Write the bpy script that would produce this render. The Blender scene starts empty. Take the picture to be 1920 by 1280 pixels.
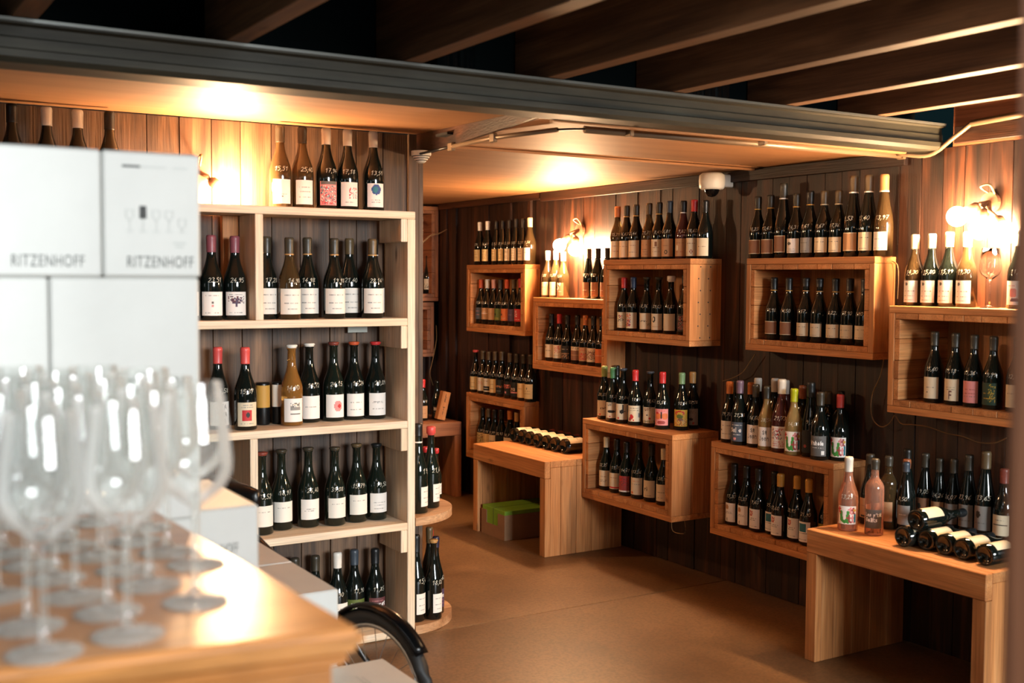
import bpy, bmesh, math, random
from mathutils import Vector, Matrix
PI = math.pi
sc = bpy.context.scene
col = sc.collection
RND = random.Random(7)
# ------------------------------------------------------------------ camera, world, lights, exposure
H = 1.42
FPX = 2137.0
def _n(v): return v.normalized()
S_ = _n(Vector((3504, 100, 2137))); W_ = Vector((-1307, 127, 2137)); W_ = _n(W_ - S_*(W_.dot(S_))); U_ = S_.cross(W_)
if U_.y < 0: U_ = -U_
RM = Matrix((S_, W_, U_))                       # camera (right, up, forward) -> room axes
CAM = Vector((0, 0, H))
cd = bpy.data.cameras.new('camera'); cam = bpy.data.objects.new('camera', cd); col.objects.link(cam)
cd.sensor_width = 36; cd.lens = FPX/1920*36
r_, u_, f_ = RM @ Vector((1, 0, 0)), RM @ Vector((0, 1, 0)), RM @ Vector((0, 0, 1))
cam.matrix_world = Matrix(((r_.x, u_.x, -f_.x, 0), (r_.y, u_.y, -f_.y, 0), (r_.z, u_.z, -f_.z, H), (0, 0, 0, 1)))
cd.clip_start = 0.05
cd.dof.use_dof = True; cd.dof.focus_distance = 5.2; cd.dof.aperture_fstop = 3.3
sc.camera = cam
w = bpy.data.worlds.new('world'); sc.world = w; w.use_nodes = True
w.node_tree.nodes['Background'].inputs[0].default_value = (0.25, 0.75, 0.85, 1)
w.node_tree.nodes['Background'].inputs[1].default_value = 0.012
def area(name, loc, rot, sx, sy, power, colr):
    l = bpy.data.lights.new(name, 'AREA'); l.shape = 'RECTANGLE'; l.size = sx; l.size_y = sy; l.energy = power; l.color = colr
    o = bpy.data.objects.new(name, l); o.location = loc; o.rotation_euler = rot; col.objects.link(o); return o
def warm_point(name, loc, power, rad=0.05):
    l = bpy.data.lights.new(name, 'POINT'); l.energy = power; l.color = (1.0, 0.60, 0.31); l.shadow_soft_size = rad
    o = bpy.data.objects.new(name, l); o.location = loc; col.objects.link(o); return o
area('counter_fill', (.35, .95, 1.97), (0, 0, 0), 1.0, .6, 5, (0.97, 0.99, 1.0))  # added unseen overhead fill, brightens glass feet and carton tops
area('window_daylight', (2.5, -6.6, 2.5), (math.radians(82), 0, math.radians(4)), 3.0, 1.9, 820, (0.93, 0.98, 1.0))
area('side_reflection_fill', (-2.3, .5, 1.5), (math.radians(90), 0, math.radians(-90)), 1.2, 1.5, 10, (0.85, 0.95, 1.0))  # added weak unseen panel, gives the glasses something bright to reflect
warm_point('warm_fill_behind', (1.5, .5, 1.9), 9)  # added unseen warm fill from behind the viewer
warm_point('passage_fill', (1.6, 5.6, 1.75), 38)  # added unseen warm fill for the far cubby fronts
sc.view_settings.view_transform = 'Standard'; sc.view_settings.look = 'None'
sc.view_settings.gamma = 1; sc.view_settings.use_curve_mapping = False
sc.view_settings.exposure = 0.35
# ------------------------------------------------------------------ survey: points of the room from sight lines
def ray(x, y): return RM @ Vector(((x-960)/FPX, -(y-640)/FPX, 1))
def onz(x, y, z): d = ray(x, y); return CAM + d*((z-H)/d.z)
def onx(x, y, X): d = ray(x, y); return CAM + d*(X/d.x)
def ony(x, y, Y): d = ray(x, y); return CAM + d*(Y/d.y)
# ------------------------------------------------------------------ helpers
def lin(h):
    if not isinstance(h, str): return h
    h = h.lstrip('#'); c = [int(h[i:i+2], 16)/255 for i in (0, 2, 4)]
    return tuple(v/12.92 if v <= .04045 else ((v+.055)/1.055)**2.4 for v in c)
def link(o, parent=None):
    col.objects.link(o)
    if parent: o.parent = parent
    return o
def tag(o, label, cat=None, group=None, kind=None):
    if label: o['label'] = label
    if cat: o['category'] = cat
    if group: o['group'] = group
    if kind: o['kind'] = kind
    return o
def empty(name, loc=(0, 0, 0), rz=0, scale=1):
    o = bpy.data.objects.new(name, None); o.location = loc; o.rotation_euler = (0, 0, rz); o.scale = (scale,)*3
    o.empty_display_size = .02; col.objects.link(o); return o
def mesh_obj(name, bm, m, parent=None, loc=None, smooth=False):
    me = bpy.data.meshes.new(name); bm.to_mesh(me); bm.free()
    if m: me.materials.append(m)
    if smooth:
        for p in me.polygons: p.use_smooth = True
    o = bpy.data.objects.new(name, me)
    if loc is not None: o.location = loc
    return link(o, parent)
_bc = {}
def box_mesh(sx, sy, sz, m, bev):
    k = (round(sx, 4), round(sy, 4), round(sz, 4), m.name, bev)
    if k in _bc: return _bc[k]
    bm = bmesh.new(); bmesh.ops.create_cube(bm, size=1)
    for v in bm.verts: v.co = Vector((v.co.x*sx, v.co.y*sy, v.co.z*sz))
    if bev: bmesh.ops.bevel(bm, geom=bm.edges[:], offset=bev, segments=1, affect='EDGES')
    me = bpy.data.meshes.new('board'); bm.to_mesh(me); bm.free(); me.materials.append(m); _bc[k] = me; return me
def box(name, x0, x1, y0, y1, z0, z1, m, parent=None, bev=0.0015):
    o = bpy.data.objects.new(name, box_mesh(x1-x0, y1-y0, z1-z0, m, bev))
    o.location = ((x0+x1)/2, (y0+y1)/2, (z0+z1)/2)
    return link(o, parent)
def add_box(bm, x0, x1, y0, y1, z0, z1):
    r = bmesh.ops.create_cube(bm, size=1)
    for v in r['verts']: v.co = Vector(((x0+x1)/2+v.co.x*(x1-x0), (y0+y1)/2+v.co.y*(y1-y0), (z0+z1)/2+v.co.z*(z1-z0)))
def lathe(bm, prof, n=20, cap0=True, cap1=True, off=(0, 0, 0)):
    rings = []
    for r, z in prof:
        rings.append([bm.verts.new((off[0]+r*math.cos(2*PI*i/n), off[1]+r*math.sin(2*PI*i/n), off[2]+z)) for i in range(n)])
    for a, b in zip(rings, rings[1:]):
        for i in range(n): bm.faces.new((a[i], a[(i+1) % n], b[(i+1) % n], b[i]))
    if cap0: bm.faces.new(list(reversed(rings[0])))
    if cap1: bm.faces.new(rings[-1])
def tube(bm, pts, r, n=8, closed=False):
    pts = [Vector(p) for p in pts]; N = len(pts); rings = []
    rr = r if isinstance(r, (list, tuple)) else [r]*N
    up = Vector((0, 0, 1))
    for i, p in enumerate(pts):
        a = pts[(i-1) % N] if (closed or i) else pts[0]; b = pts[(i+1) % N] if (closed or i < N-1) else pts[-1]
        t = (b-a).normalized()
        ref = up if abs(t.dot(up)) < .95 else Vector((1, 0, 0))
        x = t.cross(ref).normalized(); y = x.cross(t)
        rings.append([bm.verts.new(p+x*(rr[i]*math.cos(2*PI*k/n))+y*(rr[i]*math.sin(2*PI*k/n))) for k in range(n)])
    M = N if closed else N-1
    for i in range(M):
        a, b = rings[i], rings[(i+1) % N]
        for k in range(n): bm.faces.new((a[k], a[(k+1) % n], b[(k+1) % n], b[k]))
    if not closed: bm.faces.new(list(reversed(rings[0]))); bm.faces.new(rings[-1])
def smooth_path(pts, sub=6):
    pts = [Vector(p) for p in pts]; out = []
    P = [pts[0]]+pts+[pts[-1]]
    for i in range(1, len(P)-2):
        for s in range(sub):
            t = s/sub; a, b, c, d = P[i-1], P[i], P[i+1], P[i+2]
            out.append(.5*((2*b)+(c-a)*t+(2*a-5*b+4*c-d)*t*t+(3*b-a-3*c+d)*t**3))
    out.append(pts[-1]); return out
def extrude_profile(bm, prof, x0, x1):               # closed (y, z) outline swept along x
    a = [bm.verts.new((x0, y, z)) for y, z in prof]; b = [bm.verts.new((x1, y, z)) for y, z in prof]
    n = len(prof)
    for i in range(n): bm.faces.new((a[i], a[(i+1) % n], b[(i+1) % n], b[i]))
    bm.faces.new(list(reversed(a))); bm.faces.new(b)
    bmesh.ops.recalc_face_normals(bm, faces=bm.faces[:])
# ------------------------------------------------------------------ materials
def newmat(name):
    m = bpy.data.materials.new(name); m.use_nodes = True
    return m, m.node_tree.nodes, m.node_tree.links, m.node_tree.nodes['Principled BSDF']
def plain(name, c, rough=.5, metal=0, spec=.5, **kw):
    m, N, L, b = newmat(name); c = lin(c)
    b.inputs['Base Color'].default_value = (*c[:3], 1); b.inputs['Roughness'].default_value = rough; b.inputs['Metallic'].default_value = metal
    b.inputs['Specular IOR Level'].default_value = spec
    for k, v in kw.items(): b.inputs[k.replace('_', ' ')].default_value = v
    return m
def wood(name, c0, c1, c2, axis, rough=.55, scale=1.0, knots=True, bump=.25, var=.22):
    """grain runs along `axis` of the board's own coordinates"""
    m, N, L, b = newmat(name)
    tc = N.new('ShaderNodeTexCoord'); oi = N.new('ShaderNodeObjectInfo')
    mul = N.new('ShaderNodeVectorMath'); mul.operation = 'SCALE'; mul.inputs[0].default_value = (13.7, 7.9, 11.3); L.new(oi.outputs['Random'], mul.inputs['Scale'])
    add = N.new('ShaderNodeVectorMath'); L.new(tc.outputs['Object'], add.inputs[0]); L.new(mul.outputs[0], add.inputs[1])
    mp = N.new('ShaderNodeMapping'); s = [17*scale]*3; s['xyz'.index(axis)] = 1.5*scale; mp.inputs['Scale'].default_value = s; L.new(add.outputs[0], mp.inputs[0])
    n1 = N.new('ShaderNodeTexNoise'); n1.inputs['Scale'].default_value = 1.0; n1.inputs['Detail'].default_value = 5; n1.inputs['Distortion'].default_value = .9; L.new(mp.outputs[0], n1.inputs['Vector'])
    mp2 = N.new('ShaderNodeMapping'); s2 = [190*scale]*3; s2['xyz'.index(axis)] = 5*scale; mp2.inputs['Scale'].default_value = s2; L.new(add.outputs[0], mp2.inputs[0])
    n2 = N.new('ShaderNodeTexNoise'); n2.inputs['Scale'].default_value = 1.0; n2.inputs['Detail'].default_value = 3; L.new(mp2.outputs[0], n2.inputs['Vector'])
    cr = N.new('ShaderNodeValToRGB'); e = cr.color_ramp.elements
    e[0].position = .30; e[0].color = (*lin(c0), 1); e[1].position = .70; e[1].color = (*lin(c2), 1)
    x = e.new(.5); x.color = (*lin(c1), 1); L.new(n1.outputs['Fac'], cr.inputs[0])
    mx = N.new('ShaderNodeMix'); mx.data_type = 'RGBA'; mx.blend_type = 'MULTIPLY'; mx.inputs['Factor'].default_value = .55
    L.new(cr.outputs[0], mx.inputs['A'])
    c2r = N.new('ShaderNodeValToRGB'); c2r.color_ramp.elements[0].position = .35; c2r.color_ramp.elements[0].color = (.5, .5, .5, 1); c2r.color_ramp.elements[1].position = .6; L.new(n2.outputs['Fac'], c2r.inputs[0])
    L.new(c2r.outputs[0], mx.inputs['B']); last = mx.outputs['Result']
    if knots:
        mp3 = N.new('ShaderNodeMapping'); s3 = [9*scale]*3; s3['xyz'.index(axis)] = 3.2*scale; mp3.inputs['Scale'].default_value = s3; L.new(add.outputs[0], mp3.inputs[0])
        vo = N.new('ShaderNodeTexVoronoi'); vo.inputs['Scale'].default_value = 1; L.new(mp3.outputs[0], vo.inputs['Vector'])
        kr = N.new('ShaderNodeValToRGB'); kr.color_ramp.elements[0].position = .03; kr.color_ramp.elements[0].color = (.22, .17, .14, 1); kr.color_ramp.elements[1].position = .13; L.new(vo.outputs['Distance'], kr.inputs[0])
        mk = N.new('ShaderNodeMix'); mk.data_type = 'RGBA'; mk.blend_type = 'MULTIPLY'; mk.inputs['Factor'].default_value = .8; L.new(last, mk.inputs['A']); L.new(kr.outputs[0], mk.inputs['B']); last = mk.outputs['Result']
    hs = N.new('ShaderNodeHueSaturation'); L.new(last, hs.inputs['Color'])
    mr = N.new('ShaderNodeMapRange'); mr.inputs['To Min'].default_value = 1-var; mr.inputs['To Max'].default_value = 1+var; L.new(oi.outputs['Random'], mr.inputs['Value']); L.new(mr.outputs[0], hs.inputs['Value'])
    L.new(hs.outputs[0], b.inputs['Base Color'])
    b.inputs['Roughness'].default_value = rough
    bp = N.new('ShaderNodeBump'); bp.inputs['Strength'].default_value = bump; bp.inputs['Distance'].default_value = .002
    L.new(n2.outputs['Fac'], bp.inputs['Height']); L.new(bp.outputs[0], b.inputs['Normal'])
    return m
def woods(name, *a, **k): return {ax: wood(name+'_'+ax, *a, axis=ax, **k) for ax in 'xyz'}
FIR = woods('fir', '#aa6b38', '#c07f47', '#d0935b', rough=.6, var=.16)
PINE = woods('pine', '#e4caa6', '#ecd6b8', '#f2e1c8', rough=.55, var=.06)
DARK = woods('stained_board', '#150b06', '#2d180d', '#522e19', rough=.5, var=.38, bump=.6)
OLDW = woods('weathered_board', '#30231a', '#563f2d', '#785b42', rough=.6, var=.3, bump=.6)
JOI = woods('joist_wood', '#4d3320', '#67482f', '#7b593c', rough=.6, var=.12)
RED = woods('reddish_fir', '#7c4a30', '#96603f', '#a8704b', rough=.6, var=.12)
DISC = wood('disc_wood', '#9a6b45', '#b98a60', '#caa077', 'x', rough=.65, var=.1)
TOPW = wood('counter_wood', '#a2652f', '#b57438', '#c48548', 'x', rough=.28, knots=False, bump=.05, var=0, scale=.5)
def concrete():
    m, N, L, b = newmat('polished_concrete')
    tc = N.new('ShaderNodeTexCoord')
    a = N.new('ShaderNodeTexNoise'); a.inputs['Scale'].default_value = 1.6; a.inputs['Detail'].default_value = 6; a.inputs['Roughness'].default_value = .62
    f = N.new('ShaderNodeTexNoise'); f.inputs['Scale'].default_value = 90; f.inputs['Detail'].default_value = 3
    v = N.new('ShaderNodeTexVoronoi'); v.inputs['Scale'].default_value = 140
    for n in (a, f, v): L.new(tc.outputs['Object'], n.inputs['Vector'])
    c = N.new('ShaderNodeValToRGB'); e = c.color_ramp.elements; e[0].position = .3; e[0].color = (*lin('#5e4329'), 1); e[1].position = .7; e[1].color = (*lin('#83613f'), 1); L.new(a.outputs['Fac'], c.inputs[0])
    c2 = N.new('ShaderNodeValToRGB'); c2.color_ramp.elements[0].position = .36; c2.color_ramp.elements[0].color = (.62, .6, .58, 1); c2.color_ramp.elements[1].position = .6; L.new(f.outputs['Fac'], c2.inputs[0])
    x = N.new('ShaderNodeMix'); x.data_type = 'RGBA'; x.blend_type = 'MULTIPLY'; x.inputs['Factor'].default_value = .8; L.new(c.outputs[0], x.inputs['A']); L.new(c2.outputs[0], x.inputs['B'])
    c3 = N.new('ShaderNodeValToRGB'); c3.color_ramp.elements[0].position = .05; c3.color_ramp.elements[0].color = (.5, .5, .5, 1); c3.color_ramp.elements[1].position = .2; L.new(v.outputs['Distance'], c3.inputs[0])
    y = N.new('ShaderNodeMix'); y.data_type = 'RGBA'; y.blend_type = 'MULTIPLY'; y.inputs['Factor'].default_value = .6; L.new(x.outputs['Result'], y.inputs['A']); L.new(c3.outputs[0], y.inputs['B'])
    L.new(y.outputs['Result'], b.inputs['Base Color'])
    r = N.new('ShaderNodeMapRange'); r.inputs['To Min'].default_value = .3; r.inputs['To Max'].default_value = .55; L.new(a.outputs['Fac'], r.inputs['Value']); L.new(r.outputs[0], b.inputs['Roughness'])
    return m
def painted(name, c0, c1, rough, sx=(8, 8, 8), lo=.35, hi=.65, bump=.2):
    m, N, L, b = newmat(name); tc = N.new('ShaderNodeTexCoord'); mp = N.new('ShaderNodeMapping'); mp.inputs['Scale'].default_value = sx; L.new(tc.outputs['Object'], mp.inputs[0])
    a = N.new('ShaderNodeTexNoise'); a.inputs['Scale'].default_value = 1; a.inputs['Detail'].default_value = 7; a.inputs['Roughness'].default_value = .65; L.new(mp.outputs[0], a.inputs['Vector'])
    c = N.new('ShaderNodeValToRGB'); e = c.color_ramp.elements; e[0].position = lo; e[0].color = (*lin(c0), 1); e[1].position = hi; e[1].color = (*lin(c1), 1); L.new(a.outputs['Fac'], c.inputs[0]); L.new(c.outputs[0], b.inputs['Base Color'])
    b.inputs['Roughness'].default_value = rough
    bp = N.new('ShaderNodeBump'); bp.inputs['Strength'].default_value = bump; bp.inputs['Distance'].default_value = .003; L.new(a.outputs['Fac'], bp.inputs['Height']); L.new(bp.outputs[0], b.inputs['Normal'])
    return m
CONC = concrete()
CEIL = painted('ceiling_panel', '#946741', '#a4764c', .6, (1.2, 9, 9), bump=.04)
BEAM = painted('beam_paint', '#23231d', '#39372d', .55, (3, 14, 30)); BEAM.node_tree.nodes['Principled BSDF'].inputs['Specular IOR Level'].default_value = .25
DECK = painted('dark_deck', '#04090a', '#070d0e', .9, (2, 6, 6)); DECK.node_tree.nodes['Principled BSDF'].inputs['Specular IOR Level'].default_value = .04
VOID = plain('dark_backing', '#14100d', .9)
CARD = painted('white_carton', '#c0c2be', '#c8cac6', .5, (3, 3, 3), bump=.01)
KRAFT = painted('kraft_carton', '#8a6546', '#9a7250', .75, (6, 6, 6), bump=.05)
GREEN = painted('green_print', '#6f9a26', '#84ad33', .6, (4, 4, 4), bump=.02)
INK = plain('grey_ink', '#4c504e', .6)
INKL = plain('pale_ink', '#b9bdba', .6)
INKD = plain('black_ink', '#2a2c2b', .6)
BLK = plain('black_plastic', '#0d0e0f', .35)
RUB = plain('rubber', '#141516', .6)
ALU = plain('brushed_metal', '#b8bcc0', .3, 1)
PIPE = plain('painted_pipe', '#7c6750', .4, .25)
WHT = plain('white_plastic', '#d8d4c8', .4)
BRASS = plain('socket_bakelite', '#6b4a35', .45)
WIRE = plain('copper_wire', '#8a6f4d', .4, .6)
TWIG = plain('bark', '#8a6a4a', .8)
CHALK = plain('chalk_marker', '#c9c2b0', .7)
STEELP = plain('galvanised_plate', '#9a9c94', .4, .5)
def glow(name, c, s):
    m, N, L, b = newmat(name); b.inputs['Base Color'].default_value = (1, .9, .8, 1)
    b.inputs['Emission Color'].default_value = (*c, 1); b.inputs['Emission Strength'].default_value = s; return m
BULB = glow('lit_bulb', (1.0, .615, .325), 1250)
BULB2 = glow('lit_bulb_pair', (1.0, .615, .325), 760)
def glassmat(name, c, rough=.02, trans=1.0, ior=1.45):
    m = plain(name, c, rough, Transmission_Weight=trans, IOR=ior); return m
GL = {'d': plain('dark_bottle_glass', (.005, .0075, .006), .06, spec=.55),
      'g': plain('green_bottle_glass', (.007, .0115, .008), .06, spec=.55),
      'o': glassmat('olive_bottle_glass', (.075, .045, .018), .04, .4),
      'a': glassmat('amber_bottle_glass', (.48, .22, .05), .04, .6),
      'r': glassmat('rose_wine', (.92, .50, .34), .03, .8),
      'R': glassmat('dark_rose_wine', (.085, .024, .02), .04, .3),
      'w': glassmat('pale_wine', (.62, .42, .16), .03, .6)}
HAZE_GLASS, N_, L_, b_ = newmat('hazed_glass')
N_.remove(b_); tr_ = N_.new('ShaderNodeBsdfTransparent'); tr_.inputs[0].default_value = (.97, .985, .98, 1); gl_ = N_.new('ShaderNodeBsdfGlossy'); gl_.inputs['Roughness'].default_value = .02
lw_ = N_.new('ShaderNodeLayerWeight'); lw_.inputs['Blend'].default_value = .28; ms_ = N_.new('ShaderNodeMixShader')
df_ = N_.new('ShaderNodeBsdfDiffuse'); df_.inputs[0].default_value = (.95, .97, .96, 1); tl_ = N_.new('ShaderNodeBsdfTranslucent'); tl_.inputs[0].default_value = (.95, .97, .96, 1)  # white diffuse haze painted in for bright reflections on the glasses
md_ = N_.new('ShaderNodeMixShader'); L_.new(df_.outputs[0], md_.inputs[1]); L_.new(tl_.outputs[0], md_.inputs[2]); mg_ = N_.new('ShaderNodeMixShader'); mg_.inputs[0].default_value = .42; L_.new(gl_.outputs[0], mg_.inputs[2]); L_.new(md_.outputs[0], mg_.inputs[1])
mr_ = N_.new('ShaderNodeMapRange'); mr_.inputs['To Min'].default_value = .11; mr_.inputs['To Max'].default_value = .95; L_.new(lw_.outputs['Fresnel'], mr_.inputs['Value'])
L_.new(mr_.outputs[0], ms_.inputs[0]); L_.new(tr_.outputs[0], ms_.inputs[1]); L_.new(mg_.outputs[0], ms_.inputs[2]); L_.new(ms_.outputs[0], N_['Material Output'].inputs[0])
sc.cycles.transparent_max_bounces = 40
_cm = {}
def capm(c):
    if c not in _cm: _cm[c] = plain('capsule_'+c.strip('#'), c, .38)
    return _cm[c]
m_, N_, L_, b_ = newmat('printed_label'); a_ = N_.new('ShaderNodeVertexColor'); a_.layer_name = 'print'
L_.new(a_.outputs[0], b_.inputs['Base Color']); b_.inputs['Roughness'].default_value = .6; LABEL = m_
# ------------------------------------------------------------------ writing made of strokes
FONT = {'0': [[(.3, 1), (.05, .75), (.05, .25), (.3, 0), (.55, .25), (.55, .75), (.3, 1)]], '1': [[(.1, .7), (.4, 1), (.35, 0)]],
 '2': [[(.05, .8), (.3, 1), (.55, .8), (.45, .5), (.05, 0), (.6, .02)]], '3': [[(.05, .9), (.35, 1), (.55, .8), (.3, .55), (.58, .3), (.3, 0), (.03, .12)]],
 '4': [[(.45, 1), (.02, .35), (.6, .38)], [(.45, .6), (.42, 0)]], '5': [[(.55, 1), (.12, .97), (.1, .6), (.4, .62), (.57, .35), (.35, .02), (.03, .08)]],
 '6': [[(.5, 1), (.15, .6), (.07, .25), (.3, 0), (.55, .2), (.4, .45), (.1, .3)]], '7': [[(.02, .97), (.6, 1), (.25, 0)], [(.15, .5), (.5, .52)]],
 '8': [[(.3, .55), (.08, .8), (.3, 1), (.52, .8), (.3, .55), (.05, .25), (.3, 0), (.57, .25), (.3, .55)]],
 '9': [[(.53, .75), (.3, .5), (.07, .75), (.3, 1), (.53, .75), (.45, .3), (.3, 0)]], ',': [[(.2, .1), (.08, -.25)]],
 'u': [[(.05, .7), (.08, .15), (.3, 0), (.5, .2), (.52, .7), (.53, 0)]], 't': [[(.28, 1), (.28, .15), (.5, .05)], [(.02, .68), (.52, .7)]], 'i': [[(.25, .65), (.25, 0)], [(.25, .9), (.25, .97)]],
 'F': [[(.55, 1), (.1, 1), (.1, 0)], [(.1, .52), (.45, .52)]], 'S': [[(.55, .85), (.3, 1), (.06, .8), (.3, .52), (.55, .25), (.3, 0), (.04, .14)]], "'": [[(.2, 1), (.14, .75)]],
 'L': [[(.12, 1), (.1, .02), (.55, .05)]], 'e': [[(.08, .35), (.5, .42), (.3, .68), (.08, .35), (.3, 0), (.52, .15)]], 's': [[(.45, .6), (.12, .55), (.42, .22), (.08, .03)]], 'p': [[(.1, .7), (.08, -.35)], [(.1, .55), (.4, .68), (.48, .3), (.1, .1)]],
 'G': [[(.55, .85), (.3, 1), (.05, .5), (.3, 0), (.56, .2), (.56, .45), (.32, .45)]], 'l': [[(.25, 1), (.25, 0)]], 'o': [[(.3, .68), (.06, .35), (.3, 0), (.52, .35), (.3, .68)]], 'b': [[(.1, 1), (.1, 0)], [(.1, .5), (.4, .65), (.5, .3), (.1, .05)]],
 'R': [[(.1, 0), (.1, 1), (.5, .85), (.45, .55), (.1, .5), (.55, 0)]], 'O': [[(.3, 1), (.03, .5), (.3, 0), (.57, .5), (.3, 1)]], 'C': [[(.55, .8), (.3, 1), (.04, .5), (.3, 0), (.55, .2)]], 'K': [[(.1, 1), (.1, 0)], [(.55, 1), (.12, .5), (.57, 0)]], 'E': [[(.55, 1), (.1, 1), (.1, 0), (.57, 0)], [(.1, .5), (.45, .5)]],
 'J': [[(.5, 1), (.5, .2), (.28, 0), (.06, .2)]], 'I': [[(.3, 1), (.3, 0)]], 'T': [[(.0, 1), (.6, 1)], [(.3, 1), (.3, 0)]], 'A': [[(.02, 0), (.3, 1), (.58, 0)], [(.14, .38), (.46, .38)]], 'Y': [[(.02, 1), (.3, .5), (.58, 1)], [(.3, .5), (.3, 0)]], 'V': [[(.02, 1), (.3, 0), (.58, 1)]], 'n': [[(.08, .65), (.08, 0)], [(.08, .5), (.35, .66), (.5, .4), (.5, 0)]], 'a': [[(.48, .6), (.2, .62), (.06, .25), (.3, 0), (.5, .3), (.5, .65), (.52, 0)]], 'B': [[(.1, 0), (.1, 1), (.5, .8), (.12, .55), (.56, .28), (.1, 0)]], 'd': [[(.5, 1), (.5, 0)], [(.5, .5), (.2, .66), (.06, .3), (.3, 0), (.5, .2)]], 'D': [[(.1, 0), (.1, 1), (.5, .75), (.52, .25), (.1, 0)]], 'c': [[(.48, .55), (.25, .66), (.06, .33), (.28, 0), (.5, .12)]], 'h': [[(.1, 1), (.1, 0)], [(.1, .45), (.35, .64), (.5, .4), (.5, 0)]], 'r': [[(.1, .65), (.1, 0)], [(.1, .45), (.35, .66), (.5, .6)]]}
def text_strokes(t, jit=0, rnd=None):
    out = []; x = 0
    for ch in t:
        if ch == ' ': x += .5; continue
        for s in FONT.get(ch, []):
            out.append([(x+px+.22*py*(1 if jit else 0)+(rnd.uniform(-jit, jit) if rnd else 0), py+(rnd.uniform(-jit, jit) if rnd else 0)) for px, py in s])
        x += .36 if ch in ",'iIl" else .74
    return out, x
def ribbons(bm, strokes, wd, fn):
    for s in strokes:
        for (ax, ay), (bx, by) in zip(s, s[1:]):
            d = math.hypot(bx-ax, by-ay) or 1e-6; nx, ny = -(by-ay)/d*wd/2, (bx-ax)/d*wd/2; ex, ey = (bx-ax)/d*wd*.3, (by-ay)/d*wd*.3
            q = [(ax-nx-ex, ay-ny-ey), (bx-nx+ex, by-ny+ey), (bx+nx+ex, by+ny+ey), (ax+nx-ex, ay+ny-ey)]
            bm.faces.new([bm.verts.new(fn(*p)) for p in q])
def type_mesh(text, size, squeeze=1.0):
    cu = bpy.data.curves.new('lettering', 'FONT'); cu.body = text; cu.size = size; cu.space_character = 1.12
    o = bpy.data.objects.new('lettering', cu); col.objects.link(o)
    dg = bpy.context.evaluated_depsgraph_get(); me = bpy.data.meshes.new_from_object(o.evaluated_get(dg)); bpy.data.objects.remove(o)
    for v in me.vertices: v.co.x *= squeeze
    return me
# ------------------------------------------------------------------ room shell
fl = empty('floor'); tag(fl, 'brown polished concrete floor with a straight joint', None, None, 'structure')
box('slab', -1.6, 4.0, -2.2, 3.998, -.08, 0, CONC, fl, 0.002)
box('slab', -1.6, 4.0, 4.003, 7.15, -.08, 0, CONC, fl, 0.002)
box('joint_filler', -1.6, 4.0, 3.997, 4.004, -.08, -.004, VOID, fl, 0)
XW = 3.63; CZ = 1.915
CUB = {  # front x, y far (screen left), y near, z0, z1
 'A1': (3.53, 6.335, 5.636, 1.08, 1.498), 'A2': (3.53, 6.335, 5.636, .277, .69), 'L': (3.512, 5.52, 4.80, .90, 1.308), 'B': (3.445, 4.746, 4.065, 1.105, 1.513),
 'F': (3.512, 3.765, 3.05, 1.107, 1.510), 'C': (3.355, 4.79, 4.068, .292, .70), 'D': (3.45, 3.91, 3.18, .265, .686), 'G': (3.47, 2.94, 2.235, .918, 1.322)}
wr = empty('wall_right', (XW, 0, 0)); tag(wr, 'right wall of dark stained upright boards', None, None, 'structure')
box('backing', .33, .36, .5, 7.16, 0, CZ, VOID, wr, 0)
box('upper_panel', .002, .032, .4, 2.80, CZ+.002, 2.238, RED['y'], wr, 0)
def plank_pieces(y0, y1, z0, z1):
    cuts = sorted({y0, y1} | {c for k in CUB.values() for c in (k[2], k[1]) if y0 < c < y1})
    for a, b in zip(cuts, cuts[1:]):
        holes = sorted((k[3], k[4]) for k in CUB.values() if k[2] < (a+b)/2 < k[1]); z = z0
        for h0, h1 in holes:
            if h0 > z: yield a, b, z, h0
            z = max(z, h1)
        if z < z1: yield a, b, z, z1
y = .6
while y < 7.1:
    wd = RND.uniform(.092, .105) if y < 5.6 else RND.choice((.045, .06, .085, .1))
    off = RND.uniform(0, .006) if y < 5.6 else RND.choice((0, .012, .016, .004))
    bm = bmesh.new()
    for a, b, z0, z1 in plank_pieces(y+.0015, y+wd-.0015, .002, CZ): add_box(bm, off, .03, a, b, z0, z1)
    mesh_obj('plank', bm, DARK['z'], wr)
    y += wd
t = empty('trim_1', (XW, 0, 0)); tag(t, 'dark stained rail along the top of the right wall', None, None, 'structure')
box('rail', -.024, -.001, 3.0, 5.6, CZ-.052, CZ-.002, DARK['y'], t); box('rail', -.016, -.001, 5.62, 6.88, CZ-.04, CZ-.002, DARK['y'], t)
box('rail', -.02, -.001, .8, 2.78, 1.925, 1.985, DARK['y'], t)
# left wall behind the tall shelf
wl = empty('wall_left', (0, 4.225, 0)); tag(wl, 'board wall behind the tall white pine shelf', None, None, 'structure')
box('backing', -1.6, 2.12, .022, .14, 0, 2.0, VOID, wl, 0)
x = -.6
while x < 2.04:
    wd = RND.uniform(.108, .122); wd = min(wd, 2.075-x) if x+wd > 2.02 else wd
    o = RND.uniform(0, .004)
    box('plank', x+.0015, x+wd-.0015, o, .021, .0, 2.0, OLDW['z'], wl, .001); x += wd
box('end_board', 2.076, 2.122, -.012, .021, 0, 2.0, OLDW['z'], wl); box('end_cap', 2.122, 2.142, -.012, .14, 0, 2.0, OLDW['z'], wl)
wb = empty('wall_back', (0, 7.1, 0)); tag(wb, 'dark far wall at the end of the passage', None, None, 'structure')
x = 1.2
while x < 3.62:
    wd = min(RND.uniform(.09, .11), 3.628-x); box('plank', x+.001, x+wd-.001, RND.uniform(0, .004), .03, 0, CZ, DARK['z'], wb, .001); x += wd
wp = empty('wall_passage', (0, 0, 0)); tag(wp, 'plain dark wall closing the passage behind the shelf wall', None, None, 'structure')
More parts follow.
